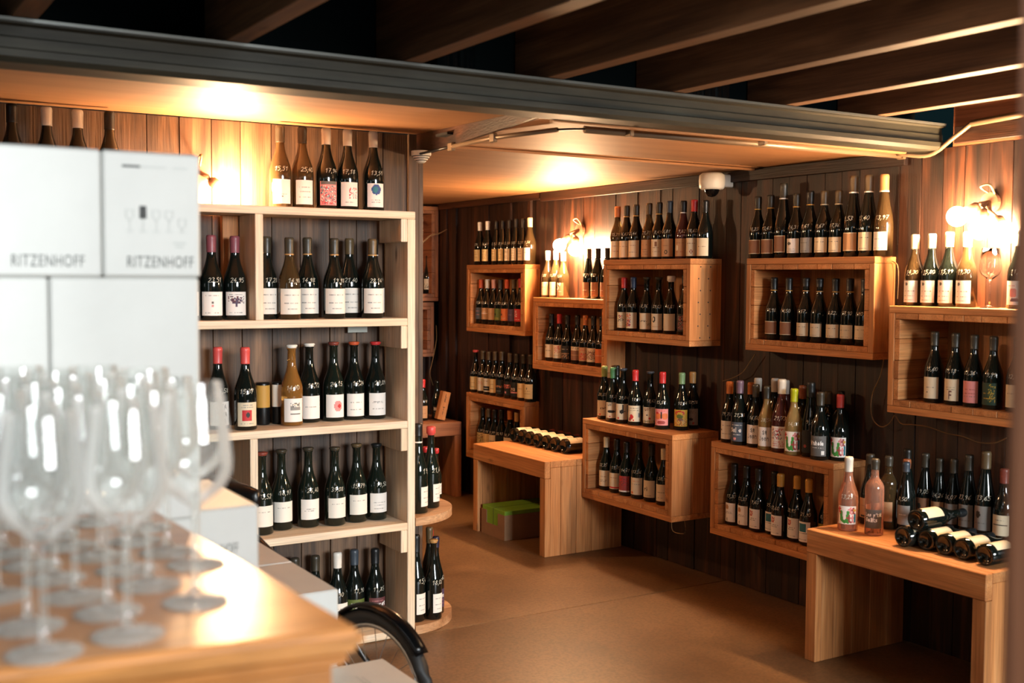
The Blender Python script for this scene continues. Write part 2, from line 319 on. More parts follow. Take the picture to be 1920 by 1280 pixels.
box('panel', 1.15, 1.19, 4.37, 7.1, 0, CZ, VOID, wp, 0)
# ceilings
ce = empty('ceiling', (0, 0, 0)); tag(ce, 'tan board ceiling with open dark joists towards the viewer', None, None, 'structure')
def prism(name, pts, z0f, z1f, m, parent):
    bm = bmesh.new(); a = [bm.verts.new((x, y, z0f(x, y))) for x, y in pts]; b = [bm.verts.new((x, y, z1f(x, y))) for x, y in pts]; n = len(pts)
    for i in range(n): bm.faces.new((a[i], a[(i+1) % n], b[(i+1) % n], b[i]))
    bm.faces.new(a); bm.faces.new(b); bmesh.ops.recalc_face_normals(bm, faces=bm.faces[:]); return mesh_obj(name, bm, m, parent)
flat = lambda z: (lambda x, y: z)
prism('panel', [(1.93, 2.97), (3.66, 2.97), (3.66, 3.755), (2.035, 3.755)], flat(CZ), flat(CZ+.03), CEIL, ce)
prism('panel', [(2.04, 3.775), (3.66, 3.80), (3.66, 5.55), (2.15, 5.55), (2.15, 4.37), (2.13, 4.2)], flat(CZ), flat(CZ+.03), CEIL, ce)
prism('panel', [(1.15, 5.555), (3.66, 5.555), (3.66, 7.13), (1.15, 7.13)], flat(CZ), flat(CZ+.03), CEIL, ce)
prism('panel', [(1.15, 4.37), (2.148, 4.37), (2.148, 5.55), (1.15, 5.55)], flat(CZ), flat(CZ+.03), CEIL, ce)
prism('seam_batten', [(2.05, 3.80), (3.62, 3.825), (3.62, 3.845), (2.05, 3.82)], flat(CZ-.010), flat(CZ-.001), CEIL, ce)
prism('seam_backing', [(2.0, 3.74), (3.66, 3.74), (3.66, 3.83), (2.0, 3.83)], flat(CZ+.031), flat(CZ+.04), VOID, ce)
zs = lambda x, y: 1.935+(y-2.97)*(2.002-1.935)/(4.22-2.97)
prism('panel', [(-1.6, 2.97), (1.925, 2.97), (2.125, 4.222), (-1.6, 4.222)], zs, lambda x, y: zs(x, y)+.03, CEIL, ce)
prism('fascia', [(1.89, 2.97), (1.905, 2.97), (2.12, 4.2), (2.105, 4.2)], flat(CZ-.006), lambda x, y: zs(x, y)-.001, DARK['y'], ce)
prism('edge_strip', [(-1.6, 2.945), (1.94, 2.945), (1.94, 2.965), (-1.6, 2.965)], flat(1.918), flat(1.95), CEIL, ce)
prism('edge_strip', [(1.945, 2.945), (3.6, 2.945), (3.6, 2.968), (1.945, 2.968)], flat(1.898), flat(1.94), CEIL, ce)
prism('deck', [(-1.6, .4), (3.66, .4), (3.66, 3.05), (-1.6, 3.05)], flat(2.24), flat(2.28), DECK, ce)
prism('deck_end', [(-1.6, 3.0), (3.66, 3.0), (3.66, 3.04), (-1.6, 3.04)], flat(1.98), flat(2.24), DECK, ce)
for jx in (-.06, .42, .912, 1.40, 1.862, 2.325, 2.81, 3.255):
    box('joist', jx-.028, jx+.028, .4, 2.995, 2.002, 2.24, JOI['y'], ce, .002)
bmm = empty('trim_2', (0, 0, 0)); tag(bmm, 'grey painted steel beam crossing below the open joists', None, None, 'structure')
bm = bmesh.new()
extrude_profile(bm, [(2.812, 2.0), (2.812, 1.988), (2.83, 1.984), (2.83, 1.962), (2.826, 1.958), (2.826, 1.935), (2.815, 1.93), (2.815, 1.914), (2.828, 1.902), (2.935, 1.902), (2.935, 2.0)], -1.6, 3.605)
mesh_obj('beam', bm, BEAM, bmm)
bm = bmesh.new(); add_box(bm, -1.6, 3.6, 2.806, 2.812, 1.992, 1.9995); mesh_obj('top_flange', bm, plain('highlight_edge', '#5f6360', .35, .3), bmm)  # paler colour paints in the highlight along the flange
def thing(name, label, cat, loc=(0, 0, 0), rz=0, group=None): return tag(empty(name, loc, rz), label, cat, group)
# ------------------------------------------------------------------ wall cubbies and benches
def cubby(key, label, loc, rz, wd, dp, ht, m, ends, group='wooden wall cubbies'):
    o = thing('wall_cubby', label, 'shelf', loc, rz, group); t, t2 = .026, .024
    g = .0008
    box('top_board', 0, wd, 0, dp, ht-t, ht, m['x'], o); box('bottom_board', 0, wd, 0, dp, 0, t, m['x'], o)
    box('side_board', 0, t, 0, dp, t+g, ht-t-g, m['z'], o)
    d = 0
    for e in ends: box('side_board', wd-t, wd, d+(0 if not d else g), d+e*dp-g, t+g, ht-t-g, m['z'], o); d += e*dp
    for zz in (t, ht-t-t2):
        x = t+g; k = RND.randint(6, 7); ws = [RND.uniform(.7, 1.2) for _ in range(k)]; s = (wd-2*t-2*g)/sum(ws)
        for q in ws:
            e = RND.uniform(0, .003); box('block', x+g, x+q*s-g, e, dp-.02, zz+g, zz+t2-g, m['y'], o); x += q*s
    for xa in (t+g, wd-t-t2-g):
        z = t+t2; ws = [RND.uniform(.8, 1.15) for _ in range(4)]; s = (ht-2*t-2*t2)/sum(ws)
        for q in ws: box('block', xa, xa+t2, RND.uniform(0, .003), dp-.02, z+g, z+q*s-g, m['y'], o); z += q*s
    n = 6
    for i in range(n): box('back_board', t+(wd-2*t)*i/n+g, t+(wd-2*t)*(i+1)/n-g, dp-.018, dp-.004, t, ht-t, m['z'], o, .001)
    return o
FL_ = {}
names = {'A1': ('far upper cubby', (1,)), 'A2': ('far lower cubby', (1,)), 'L': ('low cubby beside the far wall lamp', (1,)), 'B': ('nail-ended cubby right of far wall lamp', (.55, .45)),
         'F': ('upper cubby under the three tall bottles', (.4, .6)), 'C': ('deep cubby beside the far bench', (.4, .28, .32)), 'D': ('low cubby left of the near bench', (.6, .4)), 'G': ('nearest cubby under the bright lamp pair', (1,))}
for k, (xf, ya, yb, z0, z1) in CUB.items():
    m = FIR
    o = cubby(k, 'pale wooden wall box, '+names[k][0]+', holding bottles', (xf, ya, z0), -PI/2, ya-yb, .30, z1-z0, m, names[k][1])
    if k == 'B':
        bm = bmesh.new()
        for i in range(7):
            for d in (.05, .11):
                q = bmesh.ops.create_circle(bm, segments=6, radius=.004, cap_ends=True)['verts']
                for v in q: v.co = Vector((ya-yb+.0004, d+.012*((i+1) % 2), .04+i*.055)) + Vector((0, v.co.x, v.co.y))
        n = mesh_obj('nail_heads', bm, INKD, o); n['kind'] = 'stuff'
def bench(label, loc, rz, wd, dp, ht, m, group='low wooden benches'):
    o = thing('display_bench', label, 'bench', loc, rz, group); t = .034; ap = .088; g = .0008
    n = 5
    for i in range(n): box('top_board', 0, wd, (t if i == 0 else dp*i/n+g), dp*(i+1)/n-g, ht-t, ht, m['x'], o)
    box('apron', 0, wd, 0, t-g, ht-ap, ht, m['x'], o, .003)
    for xa in (0, wd-.05):
        box('end_board', xa, xa+.05, .002, t-g, 0, ht-ap-g, m['z'], o)
        for i in range(n): box('end_board', xa, xa+.05, (t if i == 0 else dp*i/n+.001), dp*(i+1)/n-g, 0, ht-t-g, m['z'], o)
    return o
bench('low wooden bench at the far end, row of lying bottles on top', (3.13, 5.536, 0), -PI/2, .74, .488, .49, FIR)
bench('near low wooden bench carrying pink wine and lying bottles', (3.13, 3.01, 0), -PI/2, .765, .488, .494, FIR)
bench('reddish wooden bench against the far back wall of the passage', (2.75, 6.43, 0), 0, .80, .6, .488, RED)
cubby('N1', 'upper dark wooden cubby on the far back wall with a dry branch', (2.93, 6.9, 1.258), 0, .695, .19, .64, RED, (1,))
cubby('N2', 'empty reddish cubby hung below the branch cubby on back wall', (2.9, 6.9, .88), 0, .692, .19, .37, RED, (1,))
# ------------------------------------------------------------------ tall pine shelf
sh = thing('tall_shelf', 'tall pale pine shelf standing in front of the board wall', 'shelf', (0, 4.0, 0))
X0, X1, DP = .30, 2.0, .205
LV = [.032, .455, .858, 1.26, 1.674]
for i, z in enumerate(LV):
    last = i == 4
    box('shelf_board', X0+(0 if last else .033), X1 if last else X1-.0335, 0, DP, z-.029, z, PINE['x'], sh, .002)
box('side_panel', X1-.033, X1, 0, DP, 0, LV[4]-.0295, PINE['z'], sh, .002); box('side_panel', X0, X0+.032, 0, DP, 0, LV[4]-.0295, PINE['z'], sh, .002)
for z in LV[1:]: box('cleat', X1-.061, X1-.0335, 0.001, DP-.002, z-.03-.088, z-.0295, PINE['z'], sh, .002)
box('divider', 1.357, 1.387, .0, DP, LV[3]+.0005, LV[4]-.0295, PINE['z'], sh, .002); box('divider', 1.333, 1.362, .0, DP, LV[1]+.0005, LV[2]-.0295, PINE['z'], sh, .002)
box('stile', 1.292, 1.352, DP-.03, DP-.002, LV[3]+.0005, LV[4]-.0295, FIR['z'], sh, .002)
p = box('metal_plate', 1.80, 1.885, DP-.055, DP-.002, LV[3]-.029-.004, LV[3]-.0292, STEELP, sh, .001); p = box('metal_plate', 1.80, 1.885, DP-.008, DP-.003, LV[3]-.062, LV[3]-.034, STEELP, sh, .001)
# quarter-round wooden discs at the end of the shelf
def half_disc(name, z0, z1, label):
    bm = bmesh.new(); n = 28; R = .272; pts = [(2.003, 4.272)]
    pts = [(2.003+R*math.cos(-PI/2+PI*i/n)*1.0, 4.272+R*math.sin(-PI/2+PI*i/n)) for i in range(n+1)]
    pts = [p for p in pts if p[1] < 4.21 or p[0] > 2.144]; pts = [(2.003, 4.002)]+pts
    pts += [(2.144, pts[-1][1]), (2.144, 4.211), (2.003, 4.211)]
    a = [bm.verts.new((x, y, z0)) for x, y in pts]; b = [bm.verts.new((x, y, z1)) for x, y in pts]; k = len(pts)
    for i in range(k):
        try: bm.faces.new((a[i], a[(i+1) % k], b[(i+1) % k], b[i]))
        except ValueError: pass
    bm.faces.new(list(reversed(a))); bm.faces.new(b)
    bmesh.ops.remove_doubles(bm, verts=bm.verts[:], dist=.0005)
    o = mesh_obj(name, bm, DISC); return tag(o, label, 'shelf', 'round end shelves')
half_disc('round_shelf', .437, .470, 'upper rounded wooden end shelf beside the tall pine shelf')
half_disc('round_shelf', .001, .036, 'lower rounded wooden end shelf lying on the floor')
# ------------------------------------------------------------------ bottles
PROF = {'b': (.137, [(0, .88), (.012, 1), (.42, 1), (.47, .975), (.53, .88), (.60, .70), (.67, .53), (.73, .43), (.78, .385), (.94, .365), (.945, .42), (.975, .42), (.98, .37), (1, .365)]),
        'x': (.122, [(0, .90), (.012, 1), (.60, 1), (.64, .97), (.68, .86), (.72, .62), (.75, .46), (.78, .41), (.94, .385), (.945, .45), (.975, .45), (.98, .4), (1, .39)]),
        'f': (.115, [(0, .90), (.012, 1), (.38, 1), (.46, .95), (.55, .81), (.64, .65), (.73, .52), (.81, .435), (.94, .4), (.945, .46), (.975, .46), (.98, .41), (1, .4)])}
PROF['n'] = (.108, PROF['b'][1])
def rad(ty, z):
    k, p = PROF[ty]
    for (z0, r0), (z1, r1) in zip(p, p[1:]):
        if z0 <= z <= z1: return k*(r0+(r1-r0)*(z-z0)/(z1-z0))
    return k*p[-1][1]
_mc = {}
def shared(key, build, mats, smooth=True):
    if key not in _mc:
        bm = bmesh.new(); build(bm); bmesh.ops.recalc_face_normals(bm, faces=bm.faces[:]); me = bpy.data.meshes.new(str(key[0])); bm.to_mesh(me); bm.free()
        for m in mats: me.materials.append(m)
        if smooth: me.polygons.foreach_set('use_smooth', [True]*len(me.polygons))
        _mc[key] = me
    return _mc[key]
def body_mesh(ty, gl):
    def b(bm):
        k, p = PROF[ty]; pr = [(k*.55, .035), (k*.7, .012)]+[(k*r, z) for z, r in p]
        lathe(bm, pr, 24)
    return shared(('glass_body', ty, gl), b, [GL[gl]])
CAPR = {'l': (.80, 1.003), 's': (.962, 1.004), 'm': (.86, 1.003), 'w': (.90, 1.006), 'k': (.955, 1.012)}
def cap_mesh(ty, st, c):
    def b(bm):
        a, z1 = CAPR[st]; e = 1.05 if st in 'lm' else 1.3
        r0, r1 = rad(ty, a)*1.06, rad(ty, .99)*(1.12 if st in 'lm' else 1.45)
        lathe(bm, [(r0*.97, a), (r0*1.04, a+.003), (r0, a+.012)]+([(r1*1.05, .955), (r1*1.08, .965)] if st in 'lm' else [(r1, a+.02)])+[(r1, z1-.01), (r1*.86, z1)], 18)
    return shared(('capsule', ty, st, c), b, [capm(c)])
def band_mesh(ty, z, c):
    def b(bm):
        r = rad(ty, z)*1.09; lathe(bm, [(r, z-.008), (r*1.05, z), (r, z+.008)], 18, False, False)
    return shared(('neck_ring', ty, z, c), b, [capm(c)])
# printed labels: a fine grid of paper squares, each with its own ink
def design(key):
    """returns base colour and list of drawing operations"""
    k = key.split(':'); base = k[0]; ops = []
    R = random.Random(key)
    for q in k[1:]:
        c = q[0]; a = q[1:].split(',')
        if c == 't':   # lines of small print: y positions / colour
            ops.append(('t', [float(v) for v in a[1:]], a[0]))
        elif c == 'r': ops.append(('r', *[float(v) for v in a[1:5]], a[0]))
        elif c == 'e': ops.append(('e', *[float(v) for v in a[1:5]], a[0]))
        elif c == 'n': ops.append(('n', *[float(v) for v in a[1:5]], a[0]))
        elif c == 's': ops.append(('s', a[1], *[float(v) for v in a[2:6]], a[0]))   # word: text,x,y,height,stroke
    return base, ops, R
PAL = {'W': '#e9e4d8', 'C': '#dccdae', 'Y': '#d9bd84', 'T': '#b98d63', 'B': '#8a5f44', 'K': '#24231f', 'G': '#5d5a55', 'g': '#8d8a84', 'M': '#6a3a3a', 'R': '#c22a2c', 'O': '#d0703a', 'P': '#d98a86', 'N': '#2c4a86', 'E': '#1f6f7e', 'V': '#5d6b2e', 'v': '#3f8f3a', 'S': '#4a525c', 'U': '#4a3a52', 'A': '#c9a032', 'd': '#151a18', 'F': '#1d3a2a', 'H': '#efe9e0', 'D': '#9a3f3a'}
def label_mesh(key, ty, z0, z1, half):
    ck = ('front_label', key, ty, z0, z1, half)
    if ck in _mc: return _mc[ck]
    base, ops, R = design(key); big = 's' in [o[0] for o in ops]; nx, nz = (34, 30) if big else (22, 22)
    C = [[lin(PAL[base])]*nx for _ in range(nz)]
    def put(i, j, c):
        if 0 <= i < nx and 0 <= j < nz: C[j][i] = c
    for o in ops:
        if o[0] == 't':
            c = lin(PAL[o[2]]); bc = lin(PAL[base])
            for yy in o[1]:
                j = int(yy*nz); m = R.uniform(.14, .26)
                for i in range(int(nx*m), int(nx*(1-m))):
                    f = R.uniform(.25, .95) if R.random() < .8 else 0
                    put(i, j, tuple(bc[q]*(1-f)+c[q]*f for q in range(3)))
        elif o[0] in 'ren':
            x0, y0, x1, y1 = o[1:5]; c = lin(PAL[o[5][0]])
            for j in range(nz):
                for i in range(nx):
                    u, v = (i+.5)/nx, (j+.5)/nz
                    if o[0] == 'e':
                        if ((u-x0)/x1)**2+((v-y0)/y1)**2 <= 1: put(i, j, c)
                    elif x0 <= u <= x1 and y0 <= v <= y1:
                        if o[0] == 'r': put(i, j, c)
                        elif R.random() < .62: put(i, j, lin(PAL[R.choice(o[5])]))
        elif o[0] == 's':
            txt, tx, ty_, th, sw, c = o[1], o[2], o[3], o[4], o[5], lin(PAL[o[6]])
            st, _w = text_strokes(txt)
            for s in st:
                for (ax, ay), (bx, by) in zip(s, s[1:]):
                    for q in range(25):
                        t = q/24; u, v = tx+(ax+(bx-ax)*t)*th, ty_+(ay+(by-ay)*t)*th
                        for dj in range(-3, 4):
                            for di in range(-3, 4):
                                i, j = int(u*nx)+di, int(v*nz)+dj
                                if math.hypot(((i+.5)/nx-u), ((j+.5)/nz-v)) <= sw: put(i, j, c)
    bm = bmesh.new(); V = []
    for j in range(nz+1):
        z = z0+(z1-z0)*j/nz; r = rad(ty, z)*1.006+.0004; row = []
        for i in range(nx+1):
            a = -PI/2-half+2*half*i/nx; row.append(bm.verts.new((r*math.cos(a), r*math.sin(a), z)))
        V.append(row)
    cl = bm.loops.layers.float_color.new('print')
    for j in range(nz):
        for i in range(nx):
            f = bm.faces.new((V[j][i], V[j][i+1], V[j+1][i+1], V[j+1][i])); f.smooth = True
            for l in f.loops: l[cl] = (*C[j][i], 1)
    me = bpy.data.meshes.new('front_label'); bm.to_mesh(me); bm.free(); me.materials.append(LABEL); _mc[ck] = me; return me
def price_mesh(text, ty, zc, ang, seed):
    ck = ('price_writing', text, ty, zc, ang)
    if ck in _mc: return _mc[ck]
    bm = bmesh.new(); s, wd = text_strokes(text, .05, random.Random(seed)); hh = .052
    def fn(px, py):
        z = zc+(py-.5)*hh; r = rad(ty, z)+.0022; a = -PI/2+ang+(px-wd/2)*hh/r
        return (r*math.cos(a), r*math.sin(a), z)
    ribbons(bm, s, .1, fn)
    me = bpy.data.meshes.new('price_writing'); bm.to_mesh(me); bm.free(); me.materials.append(CHALK); _mc[ck] = me; return me
def put_child(name, me, root):
    o = bpy.data.objects.new(name, me); col.objects.link(o); o.parent = root; return o
ORD = ['', 'first', 'second', 'third', 'fourth', 'fifth', 'sixth', 'seventh', 'eighth', 'ninth', 'tenth', 'eleventh', 'twelfth', 'thirteenth', 'fourteenth', 'fifteenth', 'sixteenth', 'seventeenth', 'eighteenth', 'nineteenth', 'twentieth']
CN = {'#1a1712': 'black', '#14181a': 'black', '#3a352a': 'olive-black', '#5a4a32': 'brown', '#e6e2d8': 'white', '#d8c9a4': 'cream', '#c23030': 'red', '#d05a34': 'orange', '#c8763a': 'orange', '#8a4a52': 'dusty maroon', '#243a5a': 'navy', '#9aa45a': 'lime green', '#7fa070': 'sage green', '#4f8a5a': 'green', '#b78a52': 'tan', '#c4923e': 'gold', '#c9c5ba': 'silver', '#a8b018': 'yellow', '#6a5566': 'purple', '#d8504a': 'red', '#3c4650': 'grey-blue', '#7a3a30': 'red-brown', '#26263a': 'dark blue', '#a5603a': 'copper', '#d89a86': 'pink'}
PR = random.Random(3)
def rprice(): return '%d,%02d' % (PR.randint(8, 29), PR.randint(1, 99))
LAB = {'W': 'white', 'H': 'white', 'C': 'cream', 'Y': 'yellowish', 'T': 'tan', 'B': 'brown', 'K': 'dark', 'G': 'grey', 'g': 'grey', 'M': 'maroon', 'R': 'red', 'O': 'orange', 'P': 'pink', 'V': 'olive', 'S': 'slate blue', 'U': 'dark purple', 'd': 'black', 'F': 'green and gold', 'A': 'mustard', 'D': 'brick red'}
GLN = {'d': 'dark', 'g': 'dark green', 'o': 'olive glass', 'a': 'amber glass', 'r': 'pink wine', 'R': 'deep pink wine', 'w': 'pale wine'}
def make_bottle(pos, h, yaw, ty, gl, cap, lab, price, lz, half, label, group, lying=None):
    root = tag(empty('wine_bottle', Vector(pos)+Vector((0, 0, .0006)), yaw, h), label, 'bottle', group)
    if lying is not None: root.rotation_euler = (Matrix.Rotation(lying[2], 3, 'Z') @ Matrix.Rotation(PI/2, 3, 'Y') @ Matrix.Rotation(-PI/2+RND.uniform(-.2, .2), 3, 'Z')).to_euler()
    put_child('glass_body', body_mesh(ty, gl), root)
    if cap:
        st, c = cap[0], cap[1:]; ring = None
        if '+' in c: c, ring = c.split('+')
        put_child('capsule', cap_mesh(ty, st, c), root)
        if ring: put_child('neck_ring', band_mesh(ty, .795, ring), root)
    if lab: put_child('front_label', label_mesh(lab, ty, lz[0], lz[1], half), root)
    if price: put_child('price_writing', price_mesh(price, ty, .475 if ty != 'x' else .655, PR.choice((-.1, .1, .25)), price), root)
    return root
ALL = []
def row(where, group, z, mode, rows, yaw, lz=(.06, .355), half=.95, lim=None, maxh=.40):
    """rows: (neck px, base px, top px, type, glass, capsule, label, price)"""
    pts = []
    for e in rows:
        px, by, ty_px, ty, gl, cap, lab = e[:7]; price = e[7] if len(e) > 7 else ''
        d = ray(px, by)
        if mode == 'base':
            p = onz(px, by, z); dist0 = math.hypot(p.x, p.y); r = .04; k = (dist0+r)/dist0; p = Vector((p.x*k, p.y*k, z))
        else:
            ax, val = mode; val = e[8] if len(e) > 8 else val
            p = onx(px, by, val) if ax == 'x' else ony(px, by, val); p.z = z
        d = ray(px, ty_px); t = math.hypot(p.x, p.y)/math.hypot(d.x, d.y); h = min(maxh, max(.2, H+t*d.z-z))
        pts.append([p, h, PROF[ty][0]*h])
    for it in range(300):                                   # neighbours must not touch
        for i in range(len(pts)):
            for j in range(i):
                a, b = pts[i], pts[j]; dx, dy = a[0].x-b[0].x, a[0].y-b[0].y; dd = math.hypot(dx, dy) or 1e-4; mn = a[2]+b[2]+.003
                if dd < mn:
                    s = (mn-dd)/2/dd; a[0].x += dx*s; a[0].y += dy*s; b[0].x -= dx*s; b[0].y -= dy*s
        if lim:
            for a in pts:
                a[0].x = min(max(a[0].x, lim[0]+a[2]), lim[1]-a[2]); a[0].y = min(max(a[0].y, lim[2]+a[2]), lim[3]-a[2])
    order = sorted(range(len(rows)), key=lambda i: rows[i][0]); n = len(rows)
    for rank, i in enumerate(order):
        e = rows[i]; p, h, r = pts[i]; cap, lab = e[5], e[6]
        cn = CN.get(cap[1:].split('+')[0], '') if cap else ''
        pos = ORD[rank+1]+' from left' if rank < n-1 or n == 1 else 'rightmost'
        if rank == 0: pos = 'leftmost'
        if n == 1: pos = 'alone'
        desc = (cn+'-capped ' if cn else 'bare-necked ')+GLN[e[4]]+' bottle'+((', '+LAB[lab[0]]+' label') if lab else '')+', '+pos+' '+where
        price = e[7] if len(e) > 7 else ''
        if price == '?': price = rprice()
        yw = yaw+RND.uniform(-.06, .06)
        make_bottle(p, h, yw, e[3], e[4], cap, lab, price, lz, half, desc, group)
K = 'l#1a1712'; KO = 'l#3a352a'; KB = 'l#5a4a32'; KG = 'l#3a352a+#c4923e'; WC = 'l#e6e2d8'; CC = 'l#d8c9a4'; RC = 'l#c23030'; OC = 'l#c8763a'; MC = 'l#8a4a52'; SC = 'l#c9c5ba'; GC = 'l#c4923e'
ct = 'C:tG,.75,.55:tG,.3'; wt = 'W:tg,.75:tg,.45,.2'; wp_ = 'W:tg,.72'; cb = 'C:tB,.8,.62:tB,.4,.2'
# --- tall pine shelf
row('on top of tall pine shelf', 'bottles on top of the tall shelf', LV[4], ('y', 4.11), [
 (25, 372, 195, 'b', 'd', 'l#14181a', wt, ''), (90, 376, 202, 'b', 'd', WC, wt, ''), (148, 379, 207, 'b', 'd', WC, wt, ''), (207, 381, 210, 'b', 'd', 'l#14181a', wt, ''),
 (525.8, 389, 236.4, 'b', 'o', KO, 'H:eG,.5,.28,.03,.03:tg,.4', '15,51'), (567.3, 390, 238.6, 'b', 'o', K, 'H:tg,.72,.5:tP,.3', '25,40'), (612.2, 391, 241.2, 'b', 'd', WC, 'P:nRPgWE,.04,.05,.96,.8:rG,.04,.86,.96,.98', '17,94'),
 (651.5, 392, 244, 'b', 'd', WC, 'W:nPRW,.45,.3,.95,.75:tg,.15', '17,18'), (699.9, 393, 247.3, 'b', 'd', WC, 'H:eN,.5,.74,.26,.22:eE,.45,.74,.14,.14:tg,.3,.2', '13,51')], -.12, (.05, .345), .85)
row('in upper left bay of pine shelf', 'bottles in the upper left bay', LV[3], ('y', 4.10), [
 (368, 600, 441, 'b', 'd', MC, wt, ''), (403.8, 599.6, 441.5, 'b', 'd', MC, 'H:tg,.85:eG,.5,.55,.05,.06:eP,.5,.42,.07,.05:tg,.12', '23,51'), (449, 599.6, 443.2, 'b', 'd', MC, 'H:tg,.88:eU,.5,.6,.26,.12:nUMH,.15,.5,.85,.8:rU,.46,.38,.54,.6:tg,.1', '24,95')], -.15, (.055, .335), 1.0, (.34, 1.355, 4.0, 4.173))
row('in upper right bay of pine shelf', 'bottles in the upper right bay', LV[3], ('y', 4.10), [
 (500.6, 599.6, 444, 'b', 'd', KO, wt, '17,28', 4.12), (542.6, 598.8, 445.8, 'b', 'o', 'l#3a352a+#b78a52', wt, '14,98', 4.07), (576.8, 597, 445.8, 'b', 'd', 'l#3a352a+#b78a52', wt, '14,98', 4.12), (626.7, 597, 447.2, 'b', 'd', 'l#3a352a+#b78a52', wt, '19,98', 4.07), (655, 594.5, 447.5, 'b', 'd', KB, wt, '21,40', 4.15), (698, 596.2, 448.4, 'b', 'd', 'l#5a4a32+#b78a52', wt, '28,14', 4.07), (721.6, 592.8, 449.2, 'b', 'd', 'l#14181a+#c9c5ba', wt, '11,10', 4.15)], -.1, (.063, .375), 1.15, (1.391, 1.933, 4.0, 4.203))
row('on middle board of pine shelf', 'bottles on the middle board', LV[2], 'base', [
 (409.3, 806, 651, 'b', 'd', 'l#d8504a', 'H:sG,TA,.55,.68,.2,.02:sG,YA,.6,.38,.18,.02:sG,A,.68,.1,.18,.02', '16,58'), (460.6, 807.4, 651.3, 'b', 'd', 'l#d8504a', 'C:rR,.22,.25,.7,.68:eK,.5,.48,.1,.12:tg,.88,.8,.1', '15,37'),
 (547.4, 798.8, 646.6, 'b', 'a', 's#e6e2d8', 'H:rg,.3,.52,.8,.62:nGgC,.3,.62,.8,.8:rG,.32,.34,.8,.38', '14,90'), (580.3, 792.8, 644, 'b', 'd', 's#e6e2d8', 'H:tg,.5', '18,72'), (625.7, 790.2, 641.5, 'b', 'g', 's#7a3a30', 'H:eP,.62,.5,.2,.24:eR,.68,.5,.08,.1', '24,15'), (663.7, 787.6, 641, 'b', 'd', 's#d05a34', 'H:tg,.6:tg,.3', '14,24'), (716.8, 785, 640.6, 'b', 'd', 's#c23030', 'H:tg,.6,.55:tg,.3', '29,09')], -.12, (.05, .34), .95, (X0+.04, 1.935, 4.0, 4.205))
row('on second lowest board of pine shelf', 'bottles on the second lowest board', LV[1], 'base', [
 (491.6, 1004.4, 847.8, 'b', 'g', 's#7a3a30', wp_, '33,52'), (528.1, 995, 843.1, 'b', 'g', 's#3a352a', wp_, '18,97'), (578.4, 989.8, 839, 'b', 'g', 's#3a352a', 'H:tg,.5,.42', '26,40'), (628, 986.6, 838.4, 'b', 'g', 's#3a352a', wp_, '39,08'), (670.3, 980, 831.9, 'b', 'g', 's#5a4a32', wp_, '15,79'), (717.1, 974.4, 831, 'b', 'g', 's#14181a', 'H:tg,.5:tg,.2,.4', '19,50')], -.05, (.105, .36), 1.0, (1.366, 1.935, 4.0, 4.205))
row('on bottom board of pine shelf', 'bottles on the bottom board', LV[0], 'base', [
 (552.5, 1192, 1045, 'b', 'd', 'l#3a352a', wt, ''), (596, 1186, 1041, 'b', 'd', 'l#3a352a', wt, ''), (645, 1180, 1032.5, 'b', 'd', WC, wt, '9,90'), (685, 1172, 1028.3, 'b', 'd', 'l#3c4650', 'V:sH,Vino,.2,.6,.22,.03:tH,.35,.2', '11,90'), (722, 1166, 1024.6, 'b', 'd', 'l#14181a', 'M:tP,.85:sH,secret,.12,.6,.19,.025:tH,.35,.25', '11,85')], -.1, (.08, .36), .95, (X0+.04, 1.935, 4.0, 4.205))
row('on upper rounded end shelf', 'bottles on the upper rounded shelf', .470, 'base', [
 (784, 964, 794.3, 'n', 'g', 'm#14181a+#e6e2d8', wt, '19,40'), (806, 953, 799.7, 'n', 'g', 'w#d8504a', wt, '21,60')], .55, (.08, .30), .75, (2.003, 2.26, 4.03, 4.2))
for (px, py, yy) in ((797, 838, 4.30), (818, 841, 4.33)):
    p = ony(px, py, yy); p.z = .470; d = ray(px, py); t_ = p.x/d.x; p.x = max(p.x, 2.2)
    make_bottle(p, min(.3, H+t_*d.z-.470), .5, 'n', 'g', 'w#c23030', wt, '', (.08, .3), .75, ('left' if px < 800 else 'right')+' red wax topped bottle at back of upper rounded shelf', 'bottles on the upper rounded shelf')
row('on lower rounded end shelf', 'bottles on the lower rounded shelf', .036, 'base', [
 (772, 1180, 1012, 'n', 'd', 'l#14181a', wt, '15,40'), (797, 1168, 1015, 'n', 'd', 's#b78a52', wt, '18,05'), (816, 1155, 1007, 'n', 'd', 'm#26263a', 'U:sH,Casa,.2,.55,.2,.025:tP,.4,.2', '35,60')], .3, (.09, .33), .75, (2.003, 2.27, 4.03, 4.2))
for (px, py, yy, c) in ((793, 990, 4.245, 'l#5a4a32'), (807, 992, 4.36, 'l#c23030')):
    p = ony(px, py, yy); d = ray(px, py); t_ = p.x/d.x; p.x = max(p.x, 2.19)
    make_bottle(Vector((p.x, yy, .036)), min(.34, H+t_*d.z-.036), .5, 'n', 'd', c, wt, '', (.08, .3), .75, CN[c[1:]]+'-capped bottle at back of lower rounded shelf', 'bottles on the lower rounded shelf')
# --- far back wall
row('inside the branch cubby on back wall', 'bottle in the branch cubby', 1.31, ('y', 6.98), [(802, 551, 479, 'b', 'd', None, 'C:nKC,.05,.1,.95,.55:nKC,.45,.68,.9,.86', '')], -.4, (.10, .38), .9, None, .30)
row('on reddish far bench', 'bottles on the far reddish bench', .488, ('y', 6.62), [(770, 788, 713, 'b', 'd', 'l#c23030', 'T:tB,.6', ''), (793, 788, 711, 'b', 'd', 'l#c23030', 'T:tB,.7,.4', '13,90'), (819, 788, 713, 'b', 'd', None, 'd:rR,.55,.0,1,1:sH,ROCK,.12,.62,.22,.03:tH,.4,.1', '')], -.4, (.06, .36), .9)
